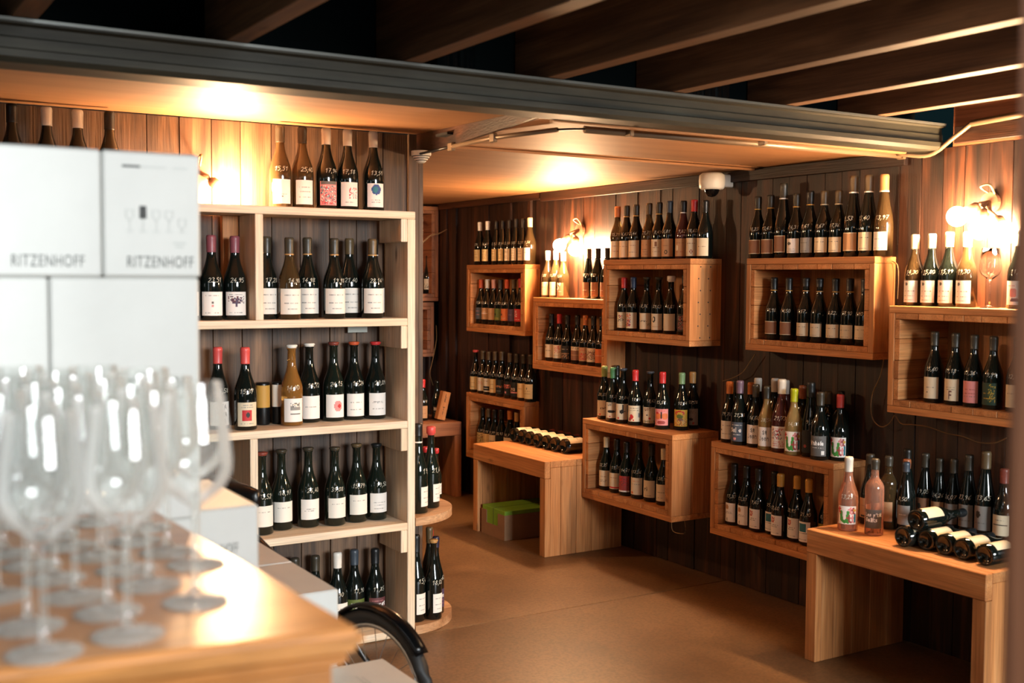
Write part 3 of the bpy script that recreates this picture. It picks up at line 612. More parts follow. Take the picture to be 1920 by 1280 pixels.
# --- far upper and lower cubbies
yl = 'Y:tB,.8,.6:tB,.35,.2'; y2 = 'Y:tB,.85,.5:tB,.4,.3,.2'
XA = 3.585
row('atop far upper cubby', 'bottles on top of the far upper cubby', 1.498, ('x', XA), [
 (899.8, 494.5, 416.7, 'b', 'd', WC, yl, '?'), (914.3, 494.5, 415, 'b', 'd', WC, y2, '?'), (930.8, 494.5, 414, 'f', 'd', K, yl, '?'), (942.7, 494.5, 413, 'f', 'd', K, y2, '?'), (954.8, 494, 412, 'f', 'd', K, 'C:tB,.8,.7,.4,.3,.2', '?'), (967.5, 494, 410, 'f', 'd', K, 'C:tB,.85,.6,.4,.2', '?'), (980.2, 493.5, 409.7, 'f', 'd', K, ct, '?'), (993.3, 493, 408.3, 'b', 'o', CC, 'H:tg,.6', '?')], -PI/2+.2, (.085, .355), .85, (3.53, 3.629, 5.60, 6.40))
row('inside far upper cubby', 'bottles in the far upper cubby', 1.131, ('x', XA), [
 (898.8, 604.6, 523.9, 'b', 'd', 'l#d05a34', 'S:tP,.7:tP,.4', '?'), (915.4, 605, 523.9, 'b', 'd', WC, 'T:tC,.7,.6:rH,.05,.5,.95,.54:tB,.3', '?'), (922.8, 603, 523.9, 'b', 'd', 'l#d89a86', 'T:tB,.5', ''), (935, 606, 523.9, 'b', 'd', 'l#3a352a', 'V:eK,.3,.5,.14,.1:tA,.2,.1', '?'), (948.2, 606.7, 523.9, 'b', 'd', 'l#d05a34', 'O:eK,.25,.5,.14,.1:tC,.2', '?'), (962, 604, 524, 'b', 'd', KB, 'U:tg,.5', ''), (971.6, 607, 521.8, 'b', 'd', 'l#c23030', 'R:nHR,.15,.3,.5,.85:tH,.15', '?')], -PI/2+.3, (.10, .36), .85, (3.532, 3.79, 5.69, 6.28))
row('atop far lower cubby', 'bottles on top of the far lower cubby', .69, ('x', XA), [
 (891.8, 734.7, 656.9, 'b', 'd', 'k#d8504a', 'Y:tB,.5:tV,.2', '?'), (907.5, 735, 657.8, 'b', 'd', KB, 'C:tO,.7,.6,.5', '?'), (916, 736.6, 658.8, 'b', 'd', KB, 'C:tB,.8:rd,.05,.08,.95,.4:tC,.25', '?'), (928, 737.5, 658.8, 'b', 'd', KB, 'Y:tB,.6:tB,.3', '?'), (941, 741, 658.8, 'b', 'd', KB, 'd:nOTB,.1,.45,.9,.6:tg,.2', '?'), (956.4, 743.6, 662, 'b', 'd', KB, 'd:nRPO,.1,.5,.9,.75:eP,.4,.2,.1,.08', '?'), (968.4, 745.5, 663, 'b', 'd', KO, 'd:nTOC,.1,.35,.7,.6:rP,.1,.25,.9,.3', '?'), (983.4, 746, 664.4, 'b', 'd', KO, 'Y:tB,.6', '?'), (992.8, 748.8, 664.8, 'b', 'd', KO, 'Y:eG,.45,.7,.06,.06:tB,.5,.35', '?')], -PI/2+.4, (.07, .38), .9, (3.53, 3.629, 5.58, 6.40))
row('inside far lower cubby', 'bottles in the far lower cubby', .328, ('x', 3.60), [
 (901.9, 838, 763.8, 'b', 'd', K, 'Y:nBYV,.1,.1,.9,.9', '?'), (915, 838, 765.6, 'b', 'd', KB, 'Y:tB,.5', '?'), (925.6, 840, 767, 'b', 'd', K, 'C:nKC,.1,.4,.9,.6', '?'), (940, 842, 767.5, 'b', 'd', K, 'd:tg,.5', '?'), (956, 843, 768.8, 'b', 'd', OC, 'C:tB,.5', '?'), (969, 846, 773, 'b', 'd', 'l#b78a52', 'C:tB,.5', '?')], -PI/2+.4, (.10, .42), .9, (3.532, 3.79, 5.69, 6.28))
# --- low cubby beside lamp
row('atop low cubby by far lamp', 'bottles on top of the low cubby', 1.308, ('x', 3.575), [
 (1026.8, 558.7, 470.4, 'b', 'o', WC, 'C:tB,.6', '?'), (1041.6, 558.7, 469.3, 'b', 'o', WC, 'C:tB,.5:tO,.4', '?'), (1055.8, 559, 472.3, 'b', 'o', CC, "B:sH,S',.2,.45,.5,.06:tH,.3", '?'), (1103.4, 559.8, 466.3, 'f', 'd', KB, 'B:tH,.45:tO,.2', '?'), (1120.3, 560, 465.7, 'b', 'd', K, 'B:tH,.45:tO,.3', '?'), (1138, 560, 465, 'b', 'd', K, 'B:tH,.45', '')], -PI/2+.15, (.05, .33), .85, (3.512, 3.629, 4.80, 5.6))
row('inside low cubby by far lamp', 'bottles in the low cubby', .951, ('x', 3.57), [
 (1033.6, 676, 588.4, 'b', 'd', K, 'C:eB,.2,.8,.08,.08:tK,.5', '?'), (1048.6, 677, 589, 'b', 'd', RC, 'C:nRC,.3,.4,.9,.9:tg,.2', '?'), (1063.9, 679, 590.5, 'b', 'd', K, 'K:tC,.75:rT,.05,.4,.95,.44:nBTK,.1,.05,.9,.36', '?'), (1083.2, 680, 591, 'b', 'd', K, 'B:rC,.0,.75,1,1:nKC,.1,.8,.9,.95:rT,.0,.36,1,.4', '?'), (1097.5, 680.7, 591.4, 'b', 'd', OC, 'T:nRDO,.1,.08,.9,.6:tR,.8', '?'), (1113.7, 683, 592, 'b', 'd', K, 'C:nKTD,.05,.2,.95,.75:tB,.85', '?'), (1126, 684, 593, 'b', 'd', K, 'O:tC,.5', '?')], -PI/2+.45, (.07, .35), .9, (3.514, 3.77, 4.86, 5.46))
# --- cubby with nailed end
cr = 'T:tB,.7:tB,.45,.3,.15'
row('atop cubby with nailed end', 'bottles on top of the nailed cubby', 1.513, ('x', 3.545), [
 (1154, 485.5, 387.8, 'b', 'o', OC, 'C:tB,.7,.4', '?'), (1175, 485, 385.8, 'b', 'd', KG, 'C:tB,.65', '?'), (1190.5, 484.3, 384, 'b', 'd', KG, 'C:tB,.7:tg,.3', '?'), (1220.3, 483, 381, 'b', 'o', KB, cr, '?'), (1231, 482.6, 380, 'b', 'd', KG, 'C:rB,.42,.6,.58,.85:tB,.5,.3', '?'), (1254.7, 482, 377, 'b', 'd', 'l#3c4650', 'T:tB,.6:eK,.5,.25,.12,.12:eT,.5,.25,.06,.06', '?'), (1281.6, 481.5, 376.6, 'b', 'R', 'l#14181a+#e6e2d8', 'T:eC,.25,.48,.12,.16:tB,.75:tD,.25', '?'), (1302.8, 481, 374.7, 'b', 'd', 'l#c23030', 'C:tB,.7:eD,.5,.25,.12,.1:eC,.5,.25,.06,.05', '?'), (1318, 481, 376, 'b', 'd', K, 'C:tB,.5', '')], -PI/2+.45, (.045, .35), .9, (3.45, 3.629, 4.03, 4.80))
row('inside cubby with nailed end', 'bottles in the nailed cubby', 1.156, ('x', 3.51), [
 (1158, 618.8, 520.4, 'b', 'd', RC, 'C:nRKC,.2,.55,.6,.8:nKC,.15,.42,.7,.58:tT,.12', '?'), (1186, 620.6, 519.8, 'b', 'd', 'l#243a5a', 'C:nRDNO,.05,.1,.5,.95', '?'), (1212, 621.9, 520, 'b', 'd', 's#3a352a', 'C:tK,.5:nKC,.1,.45,.7,.55:nKC,.7,.25,.95,.35', '?'), (1234.4, 623, 520, 'b', 'd', 's#3a352a', 'C:eK,.3,.65,.16,.18:eC,.26,.65,.1,.11:tT,.2', '?'), (1257.5, 623.8, 517.8, 'b', 'd', 'w#e6e2d8', 'C', '?'), (1283.8, 626, 516, 'b', 'd', 'm#14181a', 'K:nDg,.1,.1,.9,.9', '?')], -PI/2+.55, (.05, .345), .85, (3.45, 3.72, 4.12, 4.69))
# --- upper cubby with three tall bottles
bs = 'B:rC,.0,.95,1,1:rC,.0,.0,1,.05:rC,.0,.0,.04,1:rC,.96,.0,1,1'
gt = 'C:tG,.7:tG,.12'
row('atop cubby with three tall bottles', 'bottles on top of the tall-bottle cubby', 1.510, ('x', 3.572), [
 (1425.5, 480.8, 368.6, 'b', 'd', KG, bs, '?'), (1445, 480.8, 366, 'b', 'd', KG, bs, '?'), (1468, 480, 344, 'f', 'd', 'l#3a352a+#e6e2d8', bs, ''), (1489, 480, 363.8, 'b', 'd', KG, 'H:eG,.35,.66,.16,.1:tg,.3,.2:tG,.12', '14,31'), (1519.6, 480, 358.5, 'b', 'd', 'l#1a1712+#c4923e', 'g:tK,.65:tK,.12', '9,61'), (1542.5, 480, 358.5, 'b', 'd', 'l#5a4a32+#d8c9a4', gt, '9,67'), (1569, 480, 357.4, 'b', 'd', 'l#5a4a32+#d8c9a4', gt, '17,76'), (1596.9, 480, 330.6, 'f', 'd', 'l#5a4a32+#e6e2d8', 'T:rC,.0,.95,1,1:rC,.0,.0,1,.05', '9,53'), (1624.8, 480, 329, 'f', 'd', 'l#5a4a32+#e6e2d8', gt, '13,40'), (1653.5, 480, 327.6, 'f', 'o', 'l#b78a52+#e6e2d8', 'H:tg,.6:tg,.12', '13,97')], -PI/2+.12, (.075, .30), .95, (3.50, 3.629, 3.02, 3.83))
row('inside cubby with three tall bottles', 'bottles in the tall-bottle cubby', 1.158, ('x', 3.563), [
 (1450, 635.4, 520.4, 'b', 'd', 'l#14181a+#c4923e', 'B:rC,.0,.95,1,1:rC,.0,.0,1,.05', '11,98'), (1477.9, 637, 520.9, 'b', 'd', 'l#14181a+#c4923e', 'B:rC,.0,.95,1,1:rC,.0,.0,1,.05', '14,50'), (1510.6, 639, 521, 'b', 'd', 'm#14181a+#b78a52', gt, '13,57'), (1534.3, 640, 521.9, 'b', 'd', 'm#14181a+#b78a52', gt, ''), (1566, 641.4, 522.3, 'b', 'd', 'l#14181a+#c4923e', gt, '8,22'), (1594, 643.6, 521.9, 'b', 'd', 'l#14181a+#c4923e', 'C:tK,.6:tG,.12', '17,90'), (1621, 646, 523, 'b', 'd', 'l#14181a', gt, '9,90')], -PI/2+.12, (.09, .295), .95, (3.514, 3.79, 3.105, 3.71))
# --- deep cubby
row('atop deep cubby by far bench', 'bottles on top of the deep cubby', .70, 'base', [
 (1132.6, 786.5, 686.3, 'b', 'g', 'l#9aa45a', 'C:nKBC,.3,.4,.95,.6:eR,.3,.1,.07,.05', '?'), (1143, 780, 683.7, 'b', 'd', K, ct, ''), (1148.8, 791, 688.9, 'b', 'g', 'l#4f8a5a', 'C:sG,IJOT,.15,.78,.16,.02:eK,.45,.42,.3,.09:eR,.35,.1,.07,.05', '?'), (1167.7, 794.3, 690.6, 'b', 'd', 's#3c4650', 'C:eK,.5,.5,.16,.12:rK,.55,.55,.62,.95:rK,.4,.5,.75,.55:eR,.25,.1,.07,.06', '?'), (1190.5, 798, 693.4, 'b', 'd', RC, 'C:tK,.85,.72:eR,.3,.3,.14,.16:eD,.18,.15,.1,.12:eg,.85,.4,.1,.15:eR,.45,.08,.06,.05', '?'), (1218.5, 800.9, 696.4, 'b', 'd', 's#3c4650', 'C:sB,IJOT,.15,.78,.18,.02:eK,.35,.5,.05,.05:eR,.55,.3,.08,.06:nAVK,.05,.03,.95,.18', '?'), (1241.5, 805.4, 697.3, 'b', 'd', RC, 'P:eO,.25,.55,.22,.2:eO,.75,.55,.22,.2:eD,.5,.18,.3,.1:rK,.47,.4,.53,.8:eR,.2,.75,.12,.06:tR,.9', '?'), (1277.3, 807.4, 698.6, 'b', 'd', 'l#7fa070', 'A:eR,.45,.8,.34,.14:eA,.45,.76,.24,.1:eV,.45,.6,.24,.12:nOAYB,.1,.05,.95,.45:eB,.5,.42,.2,.08', '?'), (1311.2, 803.5, 696.4, 'b', 'd', 'l#b78a52', 'g:tG,.85,.75:eK,.5,.35,.14,.09:eR,.35,.1,.08,.05:eD,.65,.12,.08,.06', '?')], -PI/2+.75, (.07, .36), .95, (3.355, 3.629, 4.075, 4.80))
row('inside deep cubby by far bench', 'bottles in the deep cubby', .343, 'base', [
 (1136.4, 918.7, 818.8, 'b', 'g', CC, 'C:tG,.4,.3:tB,.6', '?'), (1155.8, 924.3, 822.6, 'b', 'g', K, 'C:tB,.7:rR,.05,.04,.95,.14', '?'), (1173.7, 929.9, 828, 'b', 'g', K, 'D:nRDM,.05,.4,.95,.95:rH,.0,.0,1,.1', '?'), (1196.9, 935.5, 827.3, 'b', 'g', K, 'C:tO,.8:tg,.6:eO,.2,.12,.1,.08', '?'), (1220.8, 941, 832, 'b', 'g', K, 'C:sK,ri,.2,.4,.2,.03:tK,.12', ''), (1244, 948, 840.6, 'b', 'g', CC, 'C:tG,.5:tg,.2', '?')], -PI/2+.5, (.07, .37), .9, (3.357, 3.64, 4.12, 4.74))
# --- low cubby by near bench
ut = 'H:sv,u,.14,.12,.78,.085:sP,t,.58,.56,.36,.05:sD,t,.73,.56,.34,.05:sD,t,.5,.1,.38,.05:sP,t,.68,.1,.36,.05:rE,.86,.1,.98,.55:eA,.9,.78,.08,.07:sR,t,-.02,.6,.32,.04'
row('atop low cubby by near bench', 'bottles on top of the low near cubby', .686, 'base', [
 (1374, 831.4, 715.8, 'b', 'd', OC, 'W:tg,.3:eK,.08,.5,.05,.06:eK,.92,.5,.05,.06:tG,.75', '?'), (1402.5, 836, 714, 'b', 'd', 'l#6a5566', 'S:tH,.85:sH,Salvay,.08,.5,.2,.025:tH,.35:eP,.35,.14,.1,.07', '?'), (1425, 840, 721, 'b', 'd', KO, 'H:sG,St,.35,.62,.2,.02:sg,Jean,.12,.3,.22,.02', '?'), (1452, 844, 723.6, 'b', 'w', KO, 'H:sG,St,.35,.62,.2,.02:sg,Jean,.12,.3,.22,.02', '?'), (1474.4, 847, 710, 'b', 'R', SC, 'H:tR,.9:nRUH,.1,.4,.7,.85:tR,.3,.2,.1', '?'), (1505.6, 851, 726.7, 'b', 'w', 'l#a8b018', ut, '?'), (1526, 855.6, 730, 'b', 'd', KO, 'G:tg,.9:sH,Vinhola,.04,.55,.18,.022:tH,.4:rH,.7,.08,.88,.25', ''), (1555.6, 856, 730.6, 'x', 'd', K, 'T:sH,tils,.15,.6,.24,.03:tC,.4', ''), (1593.4, 853, 732, 'b', 'd', 'l#d8504a', ut, ''),
 (1619, 846, 710, 'f', 'd', 'l#14181a', 'd:eD,.3,.3,.1,.08', '9,73'), (1390.8, 824, 711, 'b', 'd', K, wt, ''), (1432, 828, 716, 'b', 'd', OC, wt, ''), (1454.8, 832, 707, 'b', 'd', SC, wt, ''), (1482, 836, 708, 'b', 'd', SC, wt, ''), (1499, 840, 710.6, 'b', 'R', SC, 'P:tR,.6', '?'), (1528, 846, 722, 'b', 'd', 'l#a5603a', wt, ''), (1545, 847, 724, 'b', 'a', OC, wt, ''), (1569.7, 848, 729, 'x', 'd', 'l#5a4a32', wt, '')], -PI/2+.55, (.06, .36), .95, (3.45, 3.629, 3.14, 3.92))
dl = 'H:eT,.35,.78,.16,.13:tG,.5,.45:sg,e,.3,.05,.22,.02'; dr = 'H:nODR,.2,.65,.52,.92:tG,.5,.45:tg,.1'; de = 'H:rE,.15,.52,.72,.92:nES,.3,.6,.6,.85:tG,.42:tg,.1'
row('inside low cubby by near bench', 'bottles in the low near cubby', .317, 'base', [
 (1373.8, 984.3, 868.6, 'b', 'd', K, dl, '17,30'), (1398.6, 991, 873, 'b', 'd', K, dl, '13,33'), (1420.9, 997.7, 878, 'b', 'd', K, dr, '9,60'), (1451.6, 1003.6, 884.4, 'b', 'd', K, de, '15,50'), (1465.4, 1011, 888.3, 'b', 'd', GC, dr, '23,60'), (1494, 1017, 892.6, 'b', 'd', GC, dr, '20,95'), (1517.7, 1023, 898, 'b', 'd', GC, de, '21,90'), (1541, 1026, 904, 'b', 'd', K, 'A:tK,.5', '8,90')], -PI/2+.15, (.05, .36), .85, (3.452, 3.73, 3.235, 3.86))
# --- nearest cubby
gb = 'H:eG,.3,.84,.09,.08:tB,.5:tg,.3,.12'
row('atop nearest cubby', 'bottles on top of the nearest cubby', 1.322, ('x', 3.55), [
 (1704, 571, 440.7, 'b', 'o', CC, gb, '14,30'), (1736, 572, 439, 'b', 'd', CC, gb, '15,80'), (1767, 572, 436, 'b', 'd', CC, gb, '15,99'), (1800.5, 573, 435.6, 'b', 'o', SC, gb, '19,30'), (1908, 573.7, 432, 'b', 'd', SC, 'H:eP,.45,.5,.2,.2:eU,.55,.2,.25,.08:tP,.8', '11,30')], -PI/2+.2, (.05, .355), .85, (3.47, 3.629, 2.22, 2.93))
row('inside nearest cubby', 'bottles in the nearest cubby', .969, ('x', 3.53), [
 (1750, 755, 621.8, 'b', 'd', KO, 'C:tG,.5:eK,.3,.3,.05,.04', '15,60'), (1788.8, 758.6, 624.6, 'b', 'd', KO, 'C:tG,.6,.5:sM,F,.4,.1,.32,.035', '17,13'), (1823.8, 762.7, 628, 'b', 'd', KO, 'P:tD,.6,.45:tG,.3', '13,36'), (1860, 769, 630.4, 'b', 'g', KO, 'F:nAVF,.5,.1,.9,.95:tA,.5,.3', '9,99'), (1904.6, 772, 632, 'b', 'd', 'm#14181a', 'C:tG,.6', '12,10')], -PI/2+.25, (.055, .36), .85, (3.472, 3.74, 2.29, 2.88))
# --- near bench
pt = "G:sH,Les p'tits,.06,.64,.17,.02:sH,Gelits,.08,.36,.19,.022"
row('standing at left on near bench', 'pink wine on the near bench', .494, 'base', [(1588.9, 997, 856.4, 'b', 'r', SC, ut, '13,25'), (1638, 1006, 860, 'x', 'r', 'm#3a352a', pt, '')], -PI/2+.62, (.10, .345), .95, (3.14, 3.6, 2.3, 3.0))
row('standing at back on near bench', 'bottles standing on the near bench', .494, 'base', [
 (1629.3, 985, 851, 'b', 'd', 'm#3a352a', 'T:tB,.6:rK,.2,.05,.6,.12', ''), (1666.4, 994, 855, 'x', 'o', 'm#3a352a', 'T:tB,.7:rd,.0,.0,1,.04', ''), (1693.8, 998, 866, 'f', 'd', 'm#3c4650', 'g:tH,.5', '8,50'), (1700, 988, 860, 'b', 'd', 'm#a5603a', wt, ''), (1714, 984, 843.7, 'f', 'd', K, 'B:tC,.5', ''),
 (1739.7, 984, 848.6, 'f', 'd', KO, 'B:eK,.3,.6,.14,.15:tg,.3', '?'), (1773, 990, 858, 'f', 'd', KO, 'T:eK,.3,.6,.14,.15:tG,.3', '?'), (1801, 996, 859, 'f', 'd', KO, 'g:eK,.3,.6,.14,.15:tG,.3', '?'), (1822, 1000, 849.5, 'f', 'd', KO, 'g:eK,.3,.6,.14,.15:tG,.3', '?'), (1851, 1008, 843.7, 'f', 'd', KB, 'g:eK,.3,.65,.14,.15:tG,.3', '?'), (1888, 1016, 876, 'b', 'd', 'l#7a3a30', 'C:rK,.1,.5,.9,.56:tG,.75', '')], -PI/2+.3, (.10, .38), .9, (3.36, 3.612, 2.26, 3.0))
# --- bottles lying down, bases to the viewer
def lying(px, py, zb, h, where, grp, i, n, dx=0):
    r = .137*h; p = onz(px, py, zb+r); q = Vector((p.x+dx, p.y, zb+r))
    pos = ORD[i+1]+' from left'
    make_bottle(q, h, 0, 'b', 'd', 'm#7a3a30', 'C:tB,.6', '', (.08, .40), 1.2, 'dark bottle lying base outwards, '+pos+where, grp, (0, PI/2, RND.uniform(-.015, .015)))
ys = None
for i, (px, py) in enumerate(((961.9, 815.5), (977, 818.6), (990.6, 822), (1005.6, 825.8), (1022, 829.4), (1038, 833), (1056, 836.5))): 
    r = .137*.285; z = .49
    p = onz(px, py, z+r); yy = p.y if ys is None else min(p.y, ys-2*r-.002); ys = yy
    make_bottle(Vector((p.x, yy, z+r)), .285, 0, 'b', 'd', 'm#7a3a30', 'C:tB,.6', '', (.08, .40), 1.2, 'dark bottle lying base outwards, '+ORD[i+1]+' from left on far bench', 'bottles lying on the far bench', (0, PI/2, 0))
ys = None
for i, (px, py) in enumerate(((1691.8, 1006.7), (1732.8, 1012.5), (1769, 1021.4), (1803, 1030), (1845, 1041))):
    r = .137*.26; z = .494
    p = onz(px, py, z+r); yy = p.y if ys is None else min(p.y, ys-2*r-.002); ys = yy
    LY = (p.x, yy, r) if i == 0 else LY
    make_bottle(Vector((p.x if i == 0 else min(p.x, 3.24), yy, z+r)), .26, 0, 'b', 'd', 'm#14181a', 'C', '', (.10, .42), 1.2, 'dark bottle lying base outwards, '+ORD[i+1]+' from left on near bench', 'bottles lying on the near bench', (0, PI/2, 0))
r = .137*.26; make_bottle(Vector((LY[0]+.02, LY[1]-r-.001, .494+r+.001+math.sqrt(3)*r*1.02)), .26, 0, 'b', 'd', 'm#14181a', 'C', '', (.10, .42), 1.2, 'dark bottle lying on top of the two leftmost lying bottles on near bench', 'bottles lying on the near bench', (0, PI/2, 0))
# ------------------------------------------------------------------ wine glasses
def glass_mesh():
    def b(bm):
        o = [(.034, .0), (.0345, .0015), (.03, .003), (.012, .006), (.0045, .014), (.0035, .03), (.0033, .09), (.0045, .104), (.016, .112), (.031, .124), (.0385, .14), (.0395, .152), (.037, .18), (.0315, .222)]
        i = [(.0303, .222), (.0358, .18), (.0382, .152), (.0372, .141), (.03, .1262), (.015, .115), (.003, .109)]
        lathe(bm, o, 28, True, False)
    return shared(('wine_glass',), b, [HAZE_GLASS])
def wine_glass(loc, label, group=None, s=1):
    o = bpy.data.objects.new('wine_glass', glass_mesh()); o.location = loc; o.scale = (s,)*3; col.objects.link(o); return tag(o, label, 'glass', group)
SOLID = glassmat('solid_clear_glass', (.98, .99, .985), 0.0)
def solid_glass(bm):
    lathe(bm, [(.034, .0), (.0345, .0015), (.03, .003), (.012, .006), (.0045, .014), (.0035, .03), (.0033, .09), (.0045, .104), (.016, .112), (.031, .124), (.0385, .14), (.0395, .152), (.037, .18), (.0315, .222), (.0303, .222), (.0358, .18), (.0382, .152), (.0372, .141), (.03, .1262), (.015, .115), (.003, .109)], 28)
g_ = onx(1855, 571, 3.55); wg_ = wine_glass((3.55, g_.y, 1.322), 'empty stemmed wine glass beside bottles atop the nearest cubby', None, .95); wg_.data = shared(('solid_wine_glass',), solid_glass, [SOLID])
# ------------------------------------------------------------------ counter with glasses (front left)
CT = 1.05
c0 = onz(690, 1178, CT); c1 = onz(320, 967, CT); c2 = onz(30, 1256, CT)
ct_ = thing('counter', 'honey coloured wooden counter in the left foreground under wine glasses', 'counter', (c0.x, c0.y, 0))
ed = (Vector((c1.x, c1.y))-Vector((c0.x, c0.y))).normalized(); ef = (Vector((c2.x, c2.y))-Vector((c0.x, c0.y))).normalized()
def quad(a, s, t, ins): # corner points of a slab inset by ins
    p = Vector((0, 0))+(ed+ef)*ins
    return [p, p+ef*(t-2*ins), p+ef*(t-2*ins)+ed*(s-2*ins), p+ed*(s-2*ins)]
def slab(name, ins, z0, z1, bev, m, s=.74, t=.85):
    bm = bmesh.new(); pts = quad(None, s, t, ins)
    a = [bm.verts.new((p.x, p.y, z0)) for p in pts]; b = [bm.verts.new((p.x, p.y, z1)) for p in pts]
    for i in range(4): bm.faces.new((a[i], a[(i+1) % 4], b[(i+1) % 4], b[i]))
    bm.faces.new(a); bm.faces.new(b); bmesh.ops.recalc_face_normals(bm, faces=bm.faces[:])
    if bev: bmesh.ops.bevel(bm, geom=bm.edges[:], offset=bev, segments=3, affect='EDGES')
    return mesh_obj(name, bm, m, ct_)
slab('top', 0, CT-.026, CT, .009, TOPW); slab('moulding', .014, CT-.042, CT-.0265, .004, TOPW); slab('cabinet', .026, .0, CT-.0425, .004, TOPW)
FEET = [(367, 1130), (240, 1192), (83, 1227), (275, 1100), (142, 1120), (195, 1150), (60, 1176), (229, 1072), (308, 1064), (143, 1083), (205, 1046), (276, 1040), (160, 1022), (225, 1015), (89, 1060), (30, 1112), (15, 1040), (100, 1004), (270, 995), (40, 985), (180, 980)]
cen = []
for px, py in FEET:
    p = onz(px, py, CT); q = Vector((p.x, p.y))
    cen.append(q)
for it in range(400):
    for i in range(len(cen)):
        for j in range(i):
            d = cen[i]-cen[j]; L = d.length or 1e-4
            if L < .0845: s = d*((.0845-L)/2/L); cen[i] += s; cen[j] -= s
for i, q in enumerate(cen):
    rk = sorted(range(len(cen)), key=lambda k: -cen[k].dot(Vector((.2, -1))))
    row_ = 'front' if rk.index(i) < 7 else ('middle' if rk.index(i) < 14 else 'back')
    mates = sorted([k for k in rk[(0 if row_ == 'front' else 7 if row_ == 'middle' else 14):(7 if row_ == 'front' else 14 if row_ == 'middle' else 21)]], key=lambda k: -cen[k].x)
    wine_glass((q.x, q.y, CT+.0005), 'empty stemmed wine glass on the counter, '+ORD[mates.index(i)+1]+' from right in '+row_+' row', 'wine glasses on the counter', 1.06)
# ------------------------------------------------------------------ cartons
def carton(x0, x1, y0, y1, z0, z1, label, side=None, name='carton'):
    o = thing(name, label, 'box', ((x0+x1)/2, (y0+y1)/2, z0), 0, 'white glassware cartons')
    sx, sy, sz = (x1-x0)/2, (y1-y0)/2, z1-z0
    box('carton_body', -sx, sx, -sy, sy, 0, sz, CARD, o, .004)
    return o, sx, sy, sz
def flat_text(par, text, size, x, y, z, m, squeeze=1.0, top=False, name='lettering'):
    me = type_mesh(text, size, squeeze); me.materials.append(m); o = bpy.data.objects.new(name, me); col.objects.link(o); o.parent = par
    o.location = (x, y, z); o.rotation_euler = (0 if top else PI/2, 0, 0); return o
def flat_strokes(par, strokes, wd, fn, m, name): 
    bm = bmesh.new(); ribbons(bm, strokes, wd, fn); return mesh_obj(name, bm, m, par)
RW = .2025
def front_print(o, sx, sy, sz, icons):
    flat_text(o, 'RITZENHOFF', .0265, -sx+.028 if not icons else -sx+.036, -sy-.0006, .016, INK, .64)
    if icons:
        f = lambda x, z: (x, -sy-.0006, z)
        fill = [(-.030, .085)]
        for k in range(5):
            cx = -sx+.042+k*.021
            if k == 1:
                flat_strokes(o, [[(cx, .098), (cx, .112)]], .011, f, INKD, 'glass_icon')
                flat_strokes(o, [[(cx, .075), (cx, .098)], [(cx-.006, .074), (cx+.006, .074)]], .0016, f, INKL, 'glass_icon')
            else:
                z = .108 if k < 4 else .095
                flat_strokes(o, [[(cx-.006, z), (cx-.006, z-.010), (cx, z-.016), (cx+.006, z-.010), (cx+.006, z), (cx-.006, z)], [(cx, z-.016), (cx, .075)], [(cx-.006, .074), (cx+.006, .074)]], .0013, f, INKL, 'glass_icon')
        flat_strokes(o, [[(-sx+.032, sz-.024), (-sx+.058, sz-.024)]], .004, f, INK, 'small_print'); flat_strokes(o, [[(-sx+.06, sz-.024), (-sx+.10, sz-.024)], [(-sx+.113, sz-.024), (-sx+.135, sz-.024)]], .0022, f, INKL, 'small_print')
        flat_strokes(o, [[(sx-.045, .056), (sx-.025, .056)], [(sx-.041, .050), (sx-.029, .050)]], .003, f, INKL, 'small_print')
Y0 = 1.9
o, a, b, c = carton(.229, .3925, Y0, Y0+.3, 7*RW, 8*RW, 'white carton with printed lettering, top row, left of its pair'); front_print(o, a, b, c, False)
o, a, b, c = carton(.394, .5505, Y0, Y0+.3, 7*RW, 8*RW, 'white carton with goblet symbols, top row, right of its pair'); front_print(o, a, b, c, True)
o, a, b, c = carton(.08, .311, Y0+.003, Y0+.3, 6*RW, 7*RW-.0005, 'blank white carton at left of second row from top')
o, a, b, c = carton(.3125, .548, Y0+.002, Y0+.3, 6*RW, 7*RW-.0005, 'wide white carton at right of second row from top'); front_print(o, a, b, c, False)
for ob in o.children:
    if ob.name.startswith('lettering'): ob.location.x = .0; ob.scale = (1.15, 1.15, 1.15); ob.location.x = -.02
nm = ['bottom row', 'second row up', 'third row up', 'fourth row up', 'fifth row up', 'sixth row up']
for k in range(6):
    for j, (xa, xb) in enumerate(((.08, .311), (.3125, .548))):
        carton(xa, xb, Y0+.002, Y0+.3, k*RW, (k+1)*RW-.0005, 'white carton in the tall stack, '+nm[k]+', '+('left' if j == 0 else 'right')+' half')
for k in range(5):
    o, a, b, c = carton(.5525, .668, Y0+.06, Y0+.36, k*RW, (k+1)*RW-.0005, 'narrow white carton right of the tall stack, '+nm[k])
    if k == 4: flat_text(o, 'RITZENHOFF', .0265, -a+.006, -b-.0006, .12, INK, .42)
def top_print(o, sx, sy, sz):
    flat_strokes(o, [[(-.03, y) for y in (-.04, .04)], [(-.018, -.035), (-.018, .03)]], .006, lambda x, y: (x+.03, y+.03, sz+.0006), INKL, 'small_print')
    flat_text(o, 'RITZENHOFF', .02, -.085, .0, sz+.0007, INK, .7, True)
for st, (xa, xb, ya, yb, n, nm2) in enumerate(((.905, 1.145, 3.07, 3.40, 3, 'far pile of cartons beside bicycle'), (.905, 1.145, 2.735, 3.065, 3, 'middle pile of cartons beside bicycle'), (1.03, 1.27, 2.40, 2.73, 2, 'low near pile of cartons beside bicycle'))):
    for k in range(n):
        o, a, b, c = carton(xa, xb, ya, yb, k*RW, (k+1)*RW-.0005, 'white carton, '+('topmost' if k == n-1 else ['lowest', 'middle', 'third'][k])+' of '+nm2)
        if k == n-1: top_print(o, a, b, c)
